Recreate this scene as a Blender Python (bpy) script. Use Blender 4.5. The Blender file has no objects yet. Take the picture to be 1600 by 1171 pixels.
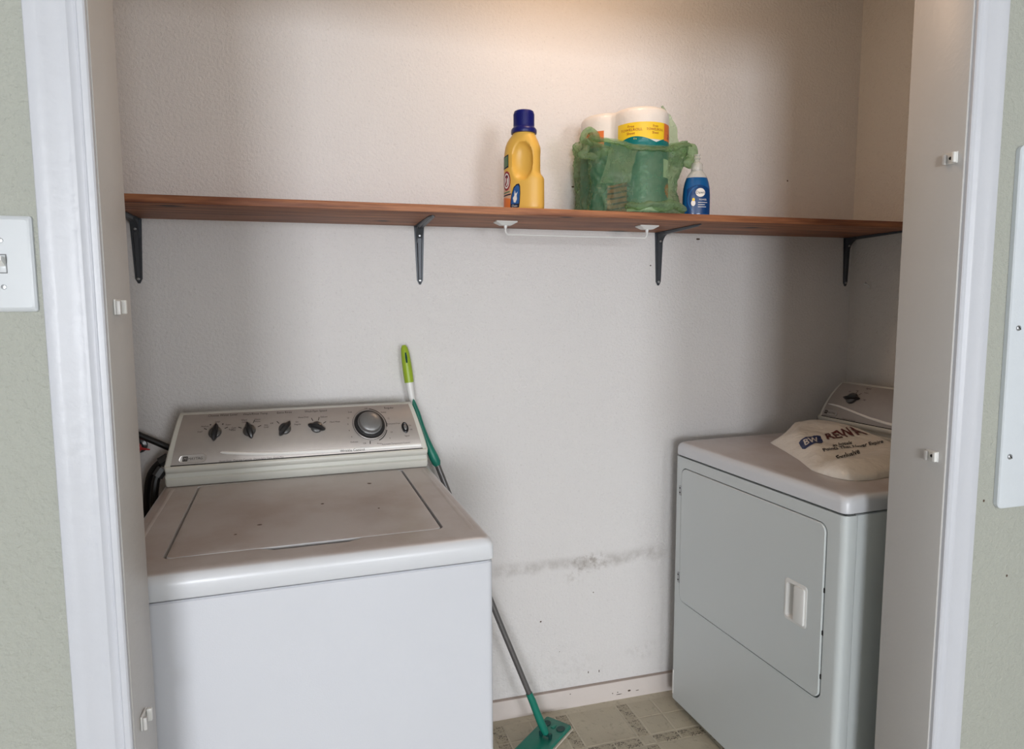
import bpy, bmesh, math, random
from mathutils import Vector, Matrix, noise
PI = math.pi
random.seed(7)
scene = bpy.context.scene
COL = scene.collection

# ------------------------------------------------------------------ camera
def make_camera():
    yaw, pitch, roll = .2716, .1000, -.0050
    f, cx, cy = 1035.417, 788.777, 582.89
    fw = Vector((math.sin(yaw)*math.cos(pitch), math.cos(yaw)*math.cos(pitch), -math.sin(pitch)))
    rt0 = Vector((math.cos(yaw), -math.sin(yaw), 0)); up0 = rt0.cross(fw)
    rt = rt0*math.cos(roll) + up0*math.sin(roll)
    up = -rt0*math.sin(roll) + up0*math.cos(roll)
    cd = bpy.data.cameras.new('camera'); co = bpy.data.objects.new('camera', cd); COL.objects.link(co)
    co.matrix_world = Matrix(((rt.x, up.x, -fw.x, 0), (rt.y, up.y, -fw.y, -2.0045), (rt.z, up.z, -fw.z, 1.361), (0, 0, 0, 1)))
    cd.sensor_fit = 'HORIZONTAL'; cd.sensor_width = 36; cd.lens = 36*f/1600
    cd.shift_x = (800-cx)/1600; cd.shift_y = -(585.5-cy)/1600
    cd.clip_start = .02
    scene.camera = co
make_camera()

# ------------------------------------------------------------------ world, lights, exposure
W = bpy.data.worlds.new('world'); scene.world = W; W.use_nodes = True
bg = W.node_tree.nodes['Background']
bg.inputs[0].default_value = (.86, .92, 1.0, 1); bg.inputs[1].default_value = .40

def area(name, loc, target, sx, sy, power, col):
    l = bpy.data.lights.new(name, 'AREA'); l.shape = 'RECTANGLE'; l.size = sx; l.size_y = sy
    l.energy = power; l.color = col
    o = bpy.data.objects.new(name, l); COL.objects.link(o); o.location = loc
    o.rotation_euler = (Vector(target)-Vector(loc)).to_track_quat('-Z', 'Y').to_euler()
    return o
area('window_daylight', (-1.7, -9.0, 1.30), (.35, 0, 1.1), 1.7, 1.6, 252, (.925, .955, 1.0))
area('right_fill_light', (1.9, -9.0, 1.30), (.35, 0, 1.1), 1.5, 1.6, 150, (.925, .955, 1.0))  # added fill, no known window; lightens the left wall shadow and jamb
def lamp(name, loc, power, col, rad):
    l = bpy.data.lights.new(name, 'POINT'); l.energy = power; l.color = col; l.shadow_soft_size = rad
    o = bpy.data.objects.new(name, l); COL.objects.link(o); o.location = loc
lamp('closet_bulb', (.72, -.52, 2.34), 5.5, (1.0, .67, .44), .07)
vs = scene.view_settings
scene.display_settings.display_device = 'sRGB'
vs.view_transform = 'Standard'; vs.look = 'None'; vs.gamma = 1; vs.exposure = .08
vs.use_curve_mapping = False

# ------------------------------------------------------------------ materials
def lin(c):
    c /= 255
    return c/12.92 if c <= .04045 else ((c+.055)/1.055)**2.4
def rgb(*c): return (lin(c[0]), lin(c[1]), lin(c[2]), 1)
class NT:
    def __init__(s, name):
        s.m = bpy.data.materials.new(name); s.m.use_nodes = True
        s.t = s.m.node_tree; s.b = s.t.nodes['Principled BSDF']; s.out = s.t.nodes['Material Output']
        s.tc = s.n('ShaderNodeTexCoord')
    def n(s, typ, **kw):
        x = s.t.nodes.new(typ)
        for k, v in kw.items(): setattr(x, k, v)
        return x
    def l(s, a, b): s.t.links.new(a, b)
    def noise(s, scale, detail=2, rough=.5, vec=None):
        x = s.n('ShaderNodeTexNoise'); x.inputs['Scale'].default_value = scale
        x.inputs['Detail'].default_value = detail; x.inputs['Roughness'].default_value = rough
        s.l(vec or s.tc.outputs['Object'], x.inputs['Vector']); return x.outputs['Fac']
    def math(s, op, a, b=None, clamp=False):
        x = s.n('ShaderNodeMath', operation=op, use_clamp=clamp)
        for i, v in enumerate((a, b)):
            if v is None: continue
            if isinstance(v, (int, float)): x.inputs[i].default_value = v
            else: s.l(v, x.inputs[i])
        return x.outputs[0]
    def ramp(s, v, a, b):
        x = s.n('ShaderNodeMapRange'); x.inputs[1].default_value = a; x.inputs[2].default_value = b
        x.interpolation_type = 'SMOOTHSTEP'
        s.l(v, x.inputs[0]); return x.outputs[0]
    def mix(s, f, a, b):
        x = s.n('ShaderNodeMix', data_type='RGBA')
        if isinstance(f, (int, float)): x.inputs[0].default_value = f
        else: s.l(f, x.inputs[0])
        for i, v in ((6, a), (7, b)):
            if isinstance(v, tuple): x.inputs[i].default_value = v
            else: s.l(v, x.inputs[i])
        return x.outputs[2]
    def color(s, c):
        if isinstance(c, tuple): s.b.inputs['Base Color'].default_value = c
        else: s.l(c, s.b.inputs['Base Color'])
    def bump(s, h, dist, strength=1.0):
        x = s.n('ShaderNodeBump'); x.inputs['Distance'].default_value = dist; x.inputs['Strength'].default_value = strength
        s.l(h, x.inputs['Height']); s.l(x.outputs[0], s.b.inputs['Normal'])
    def sep(s):
        x = s.n('ShaderNodeSeparateXYZ'); s.l(s.tc.outputs['Object'], x.inputs[0]); return x.outputs
def mat(name, c, rough=.5, metal=0, var=.06, vscale=20, bump=None, **kw):
    N = NT(name); c2 = tuple(v*(1-var) for v in c[:3])+(1,); c3 = tuple(min(1, v*(1+var)) for v in c[:3])+(1,)
    if var: N.color(N.mix(N.noise(vscale, 3), c2, c3))
    else: N.color(c)
    N.b.inputs['Roughness'].default_value = rough; N.b.inputs['Metallic'].default_value = metal
    for k, v in kw.items(): N.b.inputs[k.replace('_', ' ')].default_value = v
    if bump: N.bump(N.noise(bump[0], 3), bump[1])
    return N.m

def wall_mat(name, c, stain=False, bs=115, bd=.0030):
    N = NT(name)
    base = N.mix(N.noise(2.2, 4), tuple(v*.955 for v in c[:3])+(1,), tuple(min(1, v*1.03) for v in c[:3])+(1,))
    base = N.mix(N.math('MULTIPLY', N.ramp(N.noise(130, 2), .60, .74), .13), base, rgb(120, 112, 104))
    if stain:
        x, y, z = N.sep()
        wob = N.math('MULTIPLY', N.math('SUBTRACT', N.noise(7, 4), .5), .06)
        zz = N.math('ABSOLUTE', N.math('SUBTRACT', N.math('ADD', z, wob), .51))
        band = N.ramp(zz, .034, .004)
        xm = N.math('MULTIPLY', N.ramp(x, .40, .62), N.ramp(x, 1.17, 1.08))
        m = N.math('MULTIPLY', N.math('MULTIPLY', band, xm), N.ramp(N.noise(14, 5, .65), .30, .70))
        base = N.mix(N.math('MULTIPLY', m, .45), base, rgb(118, 106, 94))
        # two smears under the scuff line
        for (px, pz, rx, rz, a) in ((.86, .50, .09, .045, .55), (.80, .47, .05, .06, .25), (.70, .12, .3, .12, .10), (1.05, .16, .08, .05, .14)):
            dx = N.math('DIVIDE', N.math('SUBTRACT', x, px), rx); dz = N.math('DIVIDE', N.math('SUBTRACT', z, pz), rz)
            d = N.math('ADD', N.math('MULTIPLY', dx, dx), N.math('MULTIPLY', dz, dz))
            m = N.math('MULTIPLY', N.ramp(d, 1, 0), N.ramp(N.noise(34, 5, .7), .46, .66))
            base = N.mix(N.math('MULTIPLY', m, a), base, rgb(126, 112, 100))
    N.color(base); N.b.inputs['Roughness'].default_value = .62
    h = N.math('ADD', N.noise(bs, 3, .55), N.math('MULTIPLY', N.noise(bs*3, 2), .35))
    N.bump(h, bd)
    return N.m

def wood_mat(name):
    N = NT(name)
    mp = N.n('ShaderNodeMapping'); mp.inputs['Scale'].default_value = (.55, 9, 9); N.l(N.tc.outputs['Object'], mp.inputs[0])
    g1 = N.noise(5, 6, .6, mp.outputs[0])
    mp2 = N.n('ShaderNodeMapping'); mp2.inputs['Scale'].default_value = (2, 90, 60); N.l(N.tc.outputs['Object'], mp2.inputs[0])
    g2 = N.noise(3, 4, .6, mp2.outputs[0])
    c = N.mix(N.ramp(g1, .33, .68), rgb(112, 62, 40), rgb(184, 122, 82))
    c = N.mix(N.math('MULTIPLY', N.ramp(g2, .45, .75), .35), c, rgb(92, 48, 32))
    x, y, z = N.sep()
    for (kx, ky, rx, ry) in ((-.331, -.262, .022, .010), (.653, -.288, .014, .007), (.937, -.012, .022, .012), (1.30, -.20, .02, .010), (.178, -.10, .014, .008)):
        dx = N.math('DIVIDE', N.math('SUBTRACT', x, kx), rx); dy = N.math('DIVIDE', N.math('SUBTRACT', y, ky), ry)
        d = N.math('ADD', N.math('MULTIPLY', dx, dx), N.math('MULTIPLY', dy, dy))
        c = N.mix(N.ramp(d, 5, .3), c, rgb(96, 54, 34))
        c = N.mix(N.ramp(d, 1.2, .5), c, rgb(34, 22, 18))
    N.color(c); N.b.inputs['Roughness'].default_value = .55
    N.bump(g2, .0012)
    return N.m

def floor_mat(name, c, pebble):
    N = NT(name)
    base = N.mix(N.noise(9, 5), tuple(v*.80 for v in c[:3])+(1,), tuple(v*1.1 for v in c[:3])+(1,))
    base = N.mix(N.math('MULTIPLY', N.ramp(N.noise(46, 4, .7), .52, .74), .45), base, rgb(112, 102, 86))
    if pebble:
        v = N.n('ShaderNodeTexVoronoi'); v.inputs['Scale'].default_value = 170; N.l(N.tc.outputs['Object'], v.inputs['Vector'])
        m = N.math('MULTIPLY', N.ramp(v.outputs['Distance'], .50, .36), N.ramp(N.noise(38, 3), .40, .56))
        base = N.mix(N.math('MULTIPLY', m, .80), N.mix(.15, base, rgb(128, 118, 100)), rgb(62, 56, 48))
    base = N.mix(N.math('MULTIPLY', N.ramp(N.noise(3.1, 4), .5, .75), .35), base, rgb(120, 104, 84))
    N.color(base); N.b.inputs['Roughness'].default_value = .45
    N.bump(N.noise(160, 3), .0006)
    return N.m

def enamel(name, c, rough=.22, greybrown=.0):
    N = NT(name)
    base = N.mix(N.noise(5, 3), tuple(v*.96 for v in c[:3])+(1,), c)
    if greybrown:
        g = N.n('ShaderNodeNewGeometry'); sx_ = N.n('ShaderNodeSeparateXYZ'); N.l(g.outputs['Normal'], sx_.inputs[0])
        up_ = N.ramp(sx_.outputs[2], .80, .99)
        base = N.mix(N.math('MULTIPLY', N.math('ADD', N.math('MULTIPLY', N.ramp(N.noise(5, 5, .6), .35, .75), .35), greybrown), up_), base, rgb(164, 146, 136))  # grey-brown mixed in where faces point up, blotched by noise
    N.color(base); N.b.inputs['Roughness'].default_value = rough
    N.bump(N.noise(420, 2), .00012)
    return N.m

def film(name, c, alpha, rough=.3):
    N = NT(name)
    N.color(N.mix(N.noise(16, 4), tuple(v*.75 for v in c[:3])+(1,), c)); N.b.inputs['Roughness'].default_value = rough
    tr = N.n('ShaderNodeBsdfTransparent'); tr.inputs[0].default_value = tuple(v**a_ for v, a_ in zip(c[:3], (.42, .22, .42)))+(1,)
    tl = N.n('ShaderNodeBsdfTranslucent'); tl.inputs[0].default_value = c
    m1 = N.n('ShaderNodeMixShader'); m1.inputs[0].default_value = .35
    N.l(N.b.outputs[0], m1.inputs[1]); N.l(tl.outputs[0], m1.inputs[2])
    m2 = N.n('ShaderNodeMixShader')
    f = N.math('ADD', N.math('MULTIPLY', N.math('SUBTRACT', N.noise(22, 3), .5), .5), alpha, True); N.l(f, m2.inputs[0])
    N.l(tr.outputs[0], m2.inputs[1]); N.l(m1.outputs[0], m2.inputs[2]); N.l(m2.outputs[0], N.out.inputs[0])
    N.bump(N.noise(60, 3), .0025)
    return N.m

M = dict(
    wall_back=wall_mat('closet_wall_paint', rgb(224, 221, 220), True),
    wall_in=wall_mat('closet_side_paint', rgb(214, 210, 204)),
    wall_out=wall_mat('room_wall_paint', rgb(172, 174, 165), bs=80, bd=.0036),
    ceiling=wall_mat('ceiling_paint', rgb(215, 212, 206)),
    trim=mat('trim_gloss_white', rgb(203, 205, 212), .35, var=.03, vscale=12, bump=(60, .0008)),
    jamb=mat('jamb_paint', rgb(194, 192, 190), .42, var=.04, vscale=5, bump=(90, .0005)),
    base=mat('baseboard_paint', rgb(214, 205, 200), .45, var=.06, vscale=14, bump=(60, .0006)),
    wood=wood_mat('cedar_board'),
    tile=floor_mat('vinyl_square', rgb(188, 180, 160), False),
    pebble=floor_mat('vinyl_pebble', rgb(182, 173, 152), True),
    grout=floor_mat('vinyl_line', rgb(200, 193, 174), False),
    enamel=enamel('white_enamel', rgb(214, 216, 223)),
    top=enamel('white_enamel_greybrown_top', rgb(218, 220, 225), .28, .5),
    dryer=enamel('dryer_enamel', rgb(209, 215, 216), .30),
    console=enamel('console_plastic', rgb(216, 216, 208), .32),
    plastic=mat('white_plastic', rgb(228, 228, 226), .35, var=.02),
    plate=mat('switch_plate_white', rgb(206, 210, 214), .3, var=.02),
    silver=mat('silver_panel', rgb(168, 161, 156), .36, .35, var=.05, vscale=60),
    chrome=mat('bright_strip', rgb(244, 243, 240), .16, .0, var=.02),
    knob=mat('knob_grey', rgb(84, 84, 84), .28, .55, var=.05),
    knobdark=mat('knob_dark', rgb(38, 38, 40), .3, .2, var=.05),
    dial_rim=mat('badge_silver', rgb(196, 192, 188), .25, .3, var=.02),
    dial=mat('dial_grey', rgb(122, 122, 122), .33, .4, var=.04),
    print_dark=mat('legend_ink', rgb(48, 42, 40), .6, var=0),
    print_soft=mat('legend_ink_soft', rgb(92, 82, 78), .6, var=0),
    black=mat('black_gap', rgb(16, 16, 17), .7, var=.1),
    rubber=mat('black_rubber', rgb(20, 20, 21), .45, var=.1),
    bracket=mat('bracket_grey_steel', rgb(68, 72, 78), .38, .25, var=.08, vscale=40),
    screw=mat('screw_zinc', rgb(170, 172, 174), .3, .8, var=.05),
    mop_green=mat('teal_plastic', rgb(22, 122, 104), .4, var=.08, bump=(120, .0004)),
    mop_dark=mat('teal_rubber', rgb(8, 66, 62), .5, var=.1),
    lime=mat('lime_plastic', rgb(152, 178, 44), .38, var=.08),
    pole=mat('pole_grey', rgb(112, 110, 110), .35, .5, var=.06),
    cloth=mat('mop_cloth', rgb(205, 196, 182), .9, var=.1, bump=(300, .0006)),
    yellow=mat('yellow_hdpe', rgb(230, 182, 84), .38, var=.05, vscale=9),
    navy=mat('navy_cap', rgb(12, 22, 104), .35, var=.08),
    lab_blue=mat('label_blue', rgb(40, 88, 150), .4, var=.2, vscale=60),
    lab_navy=mat('label_navy', rgb(18, 26, 52), .4, var=0),
    lab_red=mat('label_red', rgb(150, 44, 52), .4, var=0),
    lab_white=mat('label_white', rgb(232, 226, 220), .4, var=0),
    lab_orange=mat('label_orange', rgb(222, 120, 58), .4, var=.06),
    lab_green=mat('label_green', rgb(96, 122, 88), .4, var=.1),
    lab_yellow=mat('label_yellow', rgb(244, 204, 44), .4, var=.03),
    lab_brown=mat('label_brown', rgb(168, 100, 76), .5, var=.1),
    lab_skin=mat('label_tan', rgb(214, 170, 140), .4, var=0),
    red=mat('red_plastic', rgb(190, 40, 40), .4, var=.05),
    paper=mat('paper_white', rgb(232, 226, 220), .8, var=.03, bump=(140, .0008)),
    teal_film=mat('teal_wrap', rgb(0, 112, 112), .3, var=.16, vscale=24, bump=(40, .003)),
    clear_white=mat('white_wrap', rgb(230, 224, 218), .3, var=.04, vscale=24, bump=(40, .002)),
    bag_green=film('green_bag_film', rgb(176, 194, 164), .36),
    bag_white=mat('white_bag_film', rgb(234, 228, 218), .28, var=.05, vscale=14, bump=(26, .006)),
    bag_navy=mat('bag_ink_blue', rgb(24, 44, 98), .4, var=.06),
    bag_maroon=mat('bag_ink_maroon', rgb(92, 32, 26), .45, var=0),
    bag_black=mat('bag_ink_black', rgb(40, 36, 36), .45, var=0),
    soap=mat('blue_soap', rgb(10, 86, 146), .12, var=.1, vscale=12, Coat_Weight=.6),
    soap_deep=mat('soap_label_blue', rgb(8, 58, 112), .25, var=.1),
    metal_white=mat('panel_white_metal', rgb(214, 220, 226), .4, var=.03, bump=(200, .0004)),
    greybrown=mat('ledge_greybrown', rgb(166, 154, 146), .9, var=.2, vscale=30),
    chip=mat('brown_chip', rgb(84, 66, 54), .7, var=.2),
)
def clear_mat():
    N = NT('clear_plastic'); N.color(rgb(226, 224, 218)); N.b.inputs['Roughness'].default_value = .12
    tr = N.n('ShaderNodeBsdfTransparent'); tr.inputs[0].default_value = (.93, .93, .92, 1)
    m = N.n('ShaderNodeMixShader'); m.inputs[0].default_value = .42
    N.l(tr.outputs[0], m.inputs[1]); N.l(N.b.outputs[0], m.inputs[2]); N.l(m.outputs[0], N.out.inputs[0])
    return N.m
M['clear'] = clear_mat()

# ------------------------------------------------------------------ mesh helpers
def obj(name, bm, material, parent=None, smooth=True, angle=35, recalc=True):
    if recalc: bmesh.ops.recalc_face_normals(bm, faces=bm.faces)
    me = bpy.data.meshes.new(name); bm.to_mesh(me); bm.free()
    me.materials.append(M[material] if isinstance(material, str) else material)
    if smooth:
        me.shade_smooth()
        me.set_sharp_from_angle(angle=math.radians(angle))
    o = bpy.data.objects.new(name, me); COL.objects.link(o)
    if parent is not None: o.parent = parent
    return o
def thing(name, label, cat, loc=(0, 0, 0), rz=0, group=None):
    o = bpy.data.objects.new(name, None); COL.objects.link(o); o.empty_display_size = .05
    o.location = loc; o.rotation_euler = (0, 0, rz); o['label'] = label; o['category'] = cat
    if group: o['group'] = group
    return o
def tag(o, label, cat, group=None):
    o['label'] = label; o['category'] = cat
    if group: o['group'] = group
    return o
def struct(name, bm, m, parent=None, **kw):
    o = obj(name, bm, m, parent, **kw)
    if parent is None: o['kind'] = 'structure'
    return o
def box(bm, x0, x1, y0, y1, z0, z1, bev=0, seg=2, T=None):
    vs_ = [bm.verts.new(p) for p in ((x0,y0,z0),(x1,y0,z0),(x1,y1,z0),(x0,y1,z0),(x0,y0,z1),(x1,y0,z1),(x1,y1,z1),(x0,y1,z1))]
    fs = [bm.faces.new([vs_[i] for i in q]) for q in ((0,3,2,1),(4,5,6,7),(0,1,5,4),(1,2,6,5),(2,3,7,6),(3,0,4,7))]
    if bev:
        es = list({e for f in fs for e in f.edges})
        r = bmesh.ops.bevel(bm, geom=es, offset=bev, segments=seg, profile=.5, affect='EDGES', clamp_overlap=True)
        nv = list({v for v in r['verts']})
        vs_ = list({v for f in r['faces'] for v in f.verts})
    if T is not None:
        for v in vs_: v.co = T @ v.co
    return bm
def nb(): return bmesh.new()
def bx(*a, **k): return box(nb(), *a, **k)
def loft(bm, loops, cap0=True, cap1=True, closed=True):
    R_ = [[bm.verts.new(p) for p in L] for L in loops]
    n = len(R_[0])
    for a, b in zip(R_[:-1], R_[1:]):
        for i in range(n if closed else n-1):
            j = (i+1) % n
            try: bm.faces.new((a[i], a[j], b[j], b[i]))
            except ValueError: pass
    if cap0 and len(R_[0]) > 2: bm.faces.new(list(reversed(R_[0])))
    if cap1 and len(R_[-1]) > 2: bm.faces.new(R_[-1])
    return R_
def rrect(x0, x1, y0, y1, r, n=5):
    """2D rounded rectangle, counter-clockwise"""
    r = max(1e-5, min(r, (x1-x0)/2-1e-5, (y1-y0)/2-1e-5)); out = []
    for cx, cy, a0 in ((x1-r, y0+r, -90), (x1-r, y1-r, 0), (x0+r, y1-r, 90), (x0+r, y0+r, 180)):
        for k in range(n+1):
            a = math.radians(a0+90*k/n); out.append((cx+r*math.cos(a), cy+r*math.sin(a)))
    return out
def circ(r, n=24, cx=0, cy=0, ry=None):
    ry = r if ry is None else ry
    return [(cx+r*math.cos(2*PI*k/n), cy+ry*math.sin(2*PI*k/n)) for k in range(n)]
def tube(bm, pts, rad, n=10, cap=True, flat=1.0):
    """tube along points; rad a number or list"""
    pts = [Vector(p) for p in pts]; rs = rad if isinstance(rad, (list, tuple)) else [rad]*len(pts)
    loops = []; prev = None
    for i, p in enumerate(pts):
        t = (pts[min(i+1, len(pts)-1)]-pts[max(i-1, 0)]).normalized()
        if prev is None:
            a = Vector((0, 0, 1)) if abs(t.z) < .9 else Vector((1, 0, 0)); u = t.cross(a).normalized()
        else: u = (prev - t*prev.dot(t)).normalized()
        prev = u; v = t.cross(u)
        loops.append([p + (u*math.cos(2*PI*k/n) + v*math.sin(2*PI*k/n)*flat)*rs[i] for k in range(n)])
    loft(bm, loops, cap, cap); return bm
def smooth_path(pts, k=6):
    P = [Vector(p) for p in pts]; out = []
    for i in range(len(P)-1):
        p0, p1, p2, p3 = P[max(i-1, 0)], P[i], P[i+1], P[min(i+2, len(P)-1)]
        for j in range(k):
            t = j/k
            out.append(.5*((2*p1)+(-p0+p2)*t+(2*p0-5*p1+4*p2-p3)*t*t+(-p0+3*p1-3*p2+p3)*t**3))
    out.append(P[-1]); return out
def lathe(bm, prof, n=28, c=(0, 0), sx=1, sy=1):
    loops = [[(c[0]+r*sx*math.cos(2*PI*k/n), c[1]+r*sy*math.sin(2*PI*k/n), z) for k in range(n)] for r, z in prof]
    loft(bm, loops); return bm
def fill_with_holes(bm, loops3):
    es = []
    for L in loops3:
        vv = [bm.verts.new(p) for p in L]
        for i in range(len(vv)): es.append(bm.edges.new((vv[i], vv[(i+1) % len(vv)])))
    bmesh.ops.triangle_fill(bm, use_beauty=True, use_dissolve=False, edges=es)
    return bm
def interp(tab, x):
    if x <= tab[0][0]: return tab[0][1]
    for (a, b), (c, d) in zip(tab[:-1], tab[1:]):
        if x <= c: return b+(d-b)*(x-a)/(c-a)
    return tab[-1][1]
_tc = {}
def text2d(body, size, align='CENTER', bold=0):
    """flat outlines of a text as (verts2d, faces)"""
    cu = bpy.data.curves.new('t', 'FONT'); cu.body = body; cu.size = size; cu.align_x = align; cu.align_y = 'CENTER'; cu.resolution_u = 2; cu.offset = bold
    o = bpy.data.objects.new('t', cu); COL.objects.link(o); bpy.context.view_layer.update()
    me = bpy.data.meshes.new_from_object(o.evaluated_get(bpy.context.evaluated_depsgraph_get()))
    V = [(v.co.x, v.co.y) for v in me.vertices]; F = [tuple(p.vertices) for p in me.polygons]
    bpy.data.objects.remove(o); bpy.data.curves.remove(cu); bpy.data.meshes.remove(me)
    return V, F
def put2d(bm, VF, fn, sub=0):
    V, F = VF; t = bmesh.new(); vv = [t.verts.new((x, y, 0)) for x, y in V]
    for f in F:
        try: t.faces.new([vv[i] for i in f])
        except ValueError: pass
    if sub:
        bmesh.ops.triangulate(t, faces=t.faces)
        for _ in range(5):
            es = [e for e in t.edges if e.calc_length() > sub]
            if not es: break
            bmesh.ops.subdivide_edges(t, edges=es, cuts=1); bmesh.ops.triangulate(t, faces=[f for f in t.faces if len(f.verts) > 3])
    t.verts.index_update(); mp = [bm.verts.new(fn(v.co.x, v.co.y)) for v in t.verts]
    for f in t.faces:
        try: bm.faces.new([mp[v.index] for v in f.verts])
        except ValueError: pass
    t.free(); return bm
def poly2d(P): return list(P), [tuple(range(len(P)))]
def grid2d(fn, nu, nv):
    V = [fn(i/nu, j/nv) for j in range(nv+1) for i in range(nu+1)]; s = nu+1
    return V, [(j*s+i, j*s+i+1, (j+1)*s+i+1, (j+1)*s+i) for j in range(nv) for i in range(nu)]
def disc2d(cx, cy, rx, ry, n=20, m=4, r0=0):
    return grid2d(lambda u, v: (cx+rx*(r0+(1-r0)*v)*math.cos(2*PI*u), cy+ry*(r0+(1-r0)*v)*math.sin(2*PI*u)), n, m)

# ------------------------------------------------------------------ the setting
ZC = 2.44
XL, XR = -.62, 1.8644           # closet side walls
YF, YB = -.985, -.868           # room face and closet face of the front wall
JL, JR = -.277, 1.196           # jamb faces of the opening
ZH = 2.12
wall_back = struct('wall_back', bx(XL-.1, XR+.1, 0, .1, -.1, ZC+.1), 'wall_back', smooth=False)
struct('wall_left', bx(XL-.1, XL, YB, 0, -.1, ZC+.1), 'wall_in', smooth=False)
wall_right = struct('wall_right', bx(XR, XR+.1, YB, 0, -.1, ZC+.1), 'wall_in', smooth=False)
wfl = struct('wall_front_left', bx(-2.6, JL-.018, YF, YB, -.1, ZC+.1), 'wall_out', smooth=False)
wfr = struct('wall_front_right', bx(JR+.018, 4.2, YF, YB, -.1, ZC+.1), 'wall_out', smooth=False)
struct('wall_front_header', bx(JL-.018, JR+.018, YF, YB, ZH+.018, ZC+.1), 'wall_out', smooth=False)
struct('ceiling', bx(-2.6, 4.2, -9.6, 0, ZC, ZC+.1), 'ceiling', smooth=False)
# jamb boards
JY0, JYL, JYR = YF-.003, YB, -.855
struct('trim_1', bx(JL-.018, JL, JY0, JYL, 0, ZH+.018, bev=.002), 'jamb')
struct('trim_2', bx(JR, JR+.018, JY0, JYR, 0, ZH+.018, bev=.002), 'jamb')
struct('trim_3', bx(JL, JR, JY0, JYL, ZH, ZH+.018, bev=.002), 'jamb')
# moulded casing: profile (distance from the opening, thickness)
PROF = [(0, 0), (0, .0085), (.002, .0105), (.006, .0115), (.0085, .0115), (.0105, .0085), (.0135, .0075), (.017, .0085), (.021, .0115), (.0235, .0120), (.026, .0118),
        (.033, .0118), (.042, .0135), (.048, .0150), (.0515, .0162), (.056, .0165), (.064, .0165), (.0680, .0155), (.0695, .013), (.0695, 0)]
def casing(x_in, sgn, z1):
    bm = nb(); P = [(x_in+sgn*d, YF-.001-t) for d, t in PROF]
    loft(bm, [[(x, y, z) for x, y in P] for z in (0, z1)]); return bm
struct('trim_4', casing(JL-.002, -1, ZH+.07), 'trim', angle=25)
struct('trim_5', casing(JR+.004, 1, ZH+.07), 'trim', angle=25)
bm = nb(); loft(bm, [[(x, YF-.001-t, ZH+.004+d) for d, t in PROF] for x in (JL-.002, JR+.004)])
struct('trim_6', bm, 'trim', angle=25)
# baseboard: bevelled top
bm = nb(); P = [(0, 0), (-.012, 0), (-.0125, .058), (-.0118, .0625), (-.0105, .0640), (0, .0640)]
loft(bm, [[(x, y-.0002, z) for y, z in P] for x in (XL, XR)])
bb = struct('baseboard_back', bm, 'base', angle=20)
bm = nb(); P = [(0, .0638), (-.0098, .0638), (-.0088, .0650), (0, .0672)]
loft(bm, [[(x, y-.0002, z) for y, z in P] for x in (XL+.001, XR-.001)]); obj('ledge_strip', bm, 'greybrown', bb)  # thin grey-brown strip along the baseboard's top edge
# floor: slab plus the embossed vinyl squares and pebbled strips
floor = struct('floor', bx(-2.6, 4.2, -9.6, 0, -.08, 0), 'grout', smooth=False)
def flat_piece(w, d):
    bm = nb(); t = .0012; b = .0022
    loft(bm, [[(-w/2, -d/2, 0), (w/2, -d/2, 0), (w/2, d/2, 0), (-w/2, d/2, 0)], [(-w/2+b, -d/2+b, t), (w/2-b, -d/2+b, t), (w/2-b, d/2-b, t), (-w/2+b, d/2-b, t)]], cap0=False)
    me = bpy.data.meshes.new('vinyl_piece'); bm.to_mesh(me); bm.free(); return me
PIT, BW_ = .2200, .044
bigw = (PIT-BW_)
me_big = flat_piece(bigw-.004, bigw-.004); me_half = flat_piece(bigw/2-.004, bigw/2-.004)
me_sx = flat_piece(bigw/2-.004, BW_-.006); me_sy = flat_piece(BW_-.006, bigw/2-.004); me_c = flat_piece(BW_-.006, BW_-.006)
for m_, k in ((me_big, 'tile'), (me_half, 'tile'), (me_sx, 'pebble'), (me_sy, 'pebble'), (me_c, 'tile')): m_.materials.append(M[k])
def piece(name, me, x, y):
    o = bpy.data.objects.new(name, me); o.location = (x, y, 0); o.parent = floor; COL.objects.link(o)
BX, BY = .953, -.239            # centre lines of one strip each way
for i in range(-3, 3):
    for j in range(-2, 2):
        x = BX+i*PIT; y = BY+j*PIT
        if x+PIT/2 > XR or y+PIT/2+bigw/2 > .01 or y < -.84: 
            if y+PIT/2-bigw/2 > -.03: continue
        if y+PIT/2+bigw/2 > 0: continue
        if (i+j) % 2 == 0:
            for a in (-1, 1):
                for b in (-1, 1): piece('floor_tile', me_half, x+PIT/2+a*bigw/4, y+PIT/2+b*bigw/4)
        else: piece('floor_tile', me_big, x+PIT/2, y+PIT/2)
        for a in (-1, 1):
            piece('pebble_strip', me_sx, x+PIT/2+a*bigw/4, y)
            piece('pebble_strip', me_sy, x, y+PIT/2+a*bigw/4)
        piece('corner_tile', me_c, x, y)
# small dark marks on walls and baseboard
def mark(parent, x, y, z, rx, rz, ax='y'):
    bm = nb(); n = 8
    L = []
    for d, s in ((0, 1), (.0006, .7)):
        L.append([((x+rx*s*math.cos(2*PI*k/n)*(1+.2*math.sin(k*2.7)), y-d, z+rz*s*math.sin(2*PI*k/n)) if ax == 'y' else (x-d, y+rx*s*math.cos(2*PI*k/n), z+rz*s*math.sin(2*PI*k/n))) for k in range(n)])
    loft(bm, L, cap0=False); return obj('nail_mark', bm, 'chip', parent)
for (x, z, rx, rz) in ((.850, .110, .0018, .004), (.890, .108, .0018, .005), (.678, .315, .003, .003), (.866, .393, .002, .002), (.784, 1.736, .005, .0025), (1.235, 1.583, .008, .003), (1.06, 1.493, .003, .002), (.745, .20, .0015, .0015), (1.58, 1.79, .003, .003)):
    mark(wall_back, x, -.0002, z, rx, rz)
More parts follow.
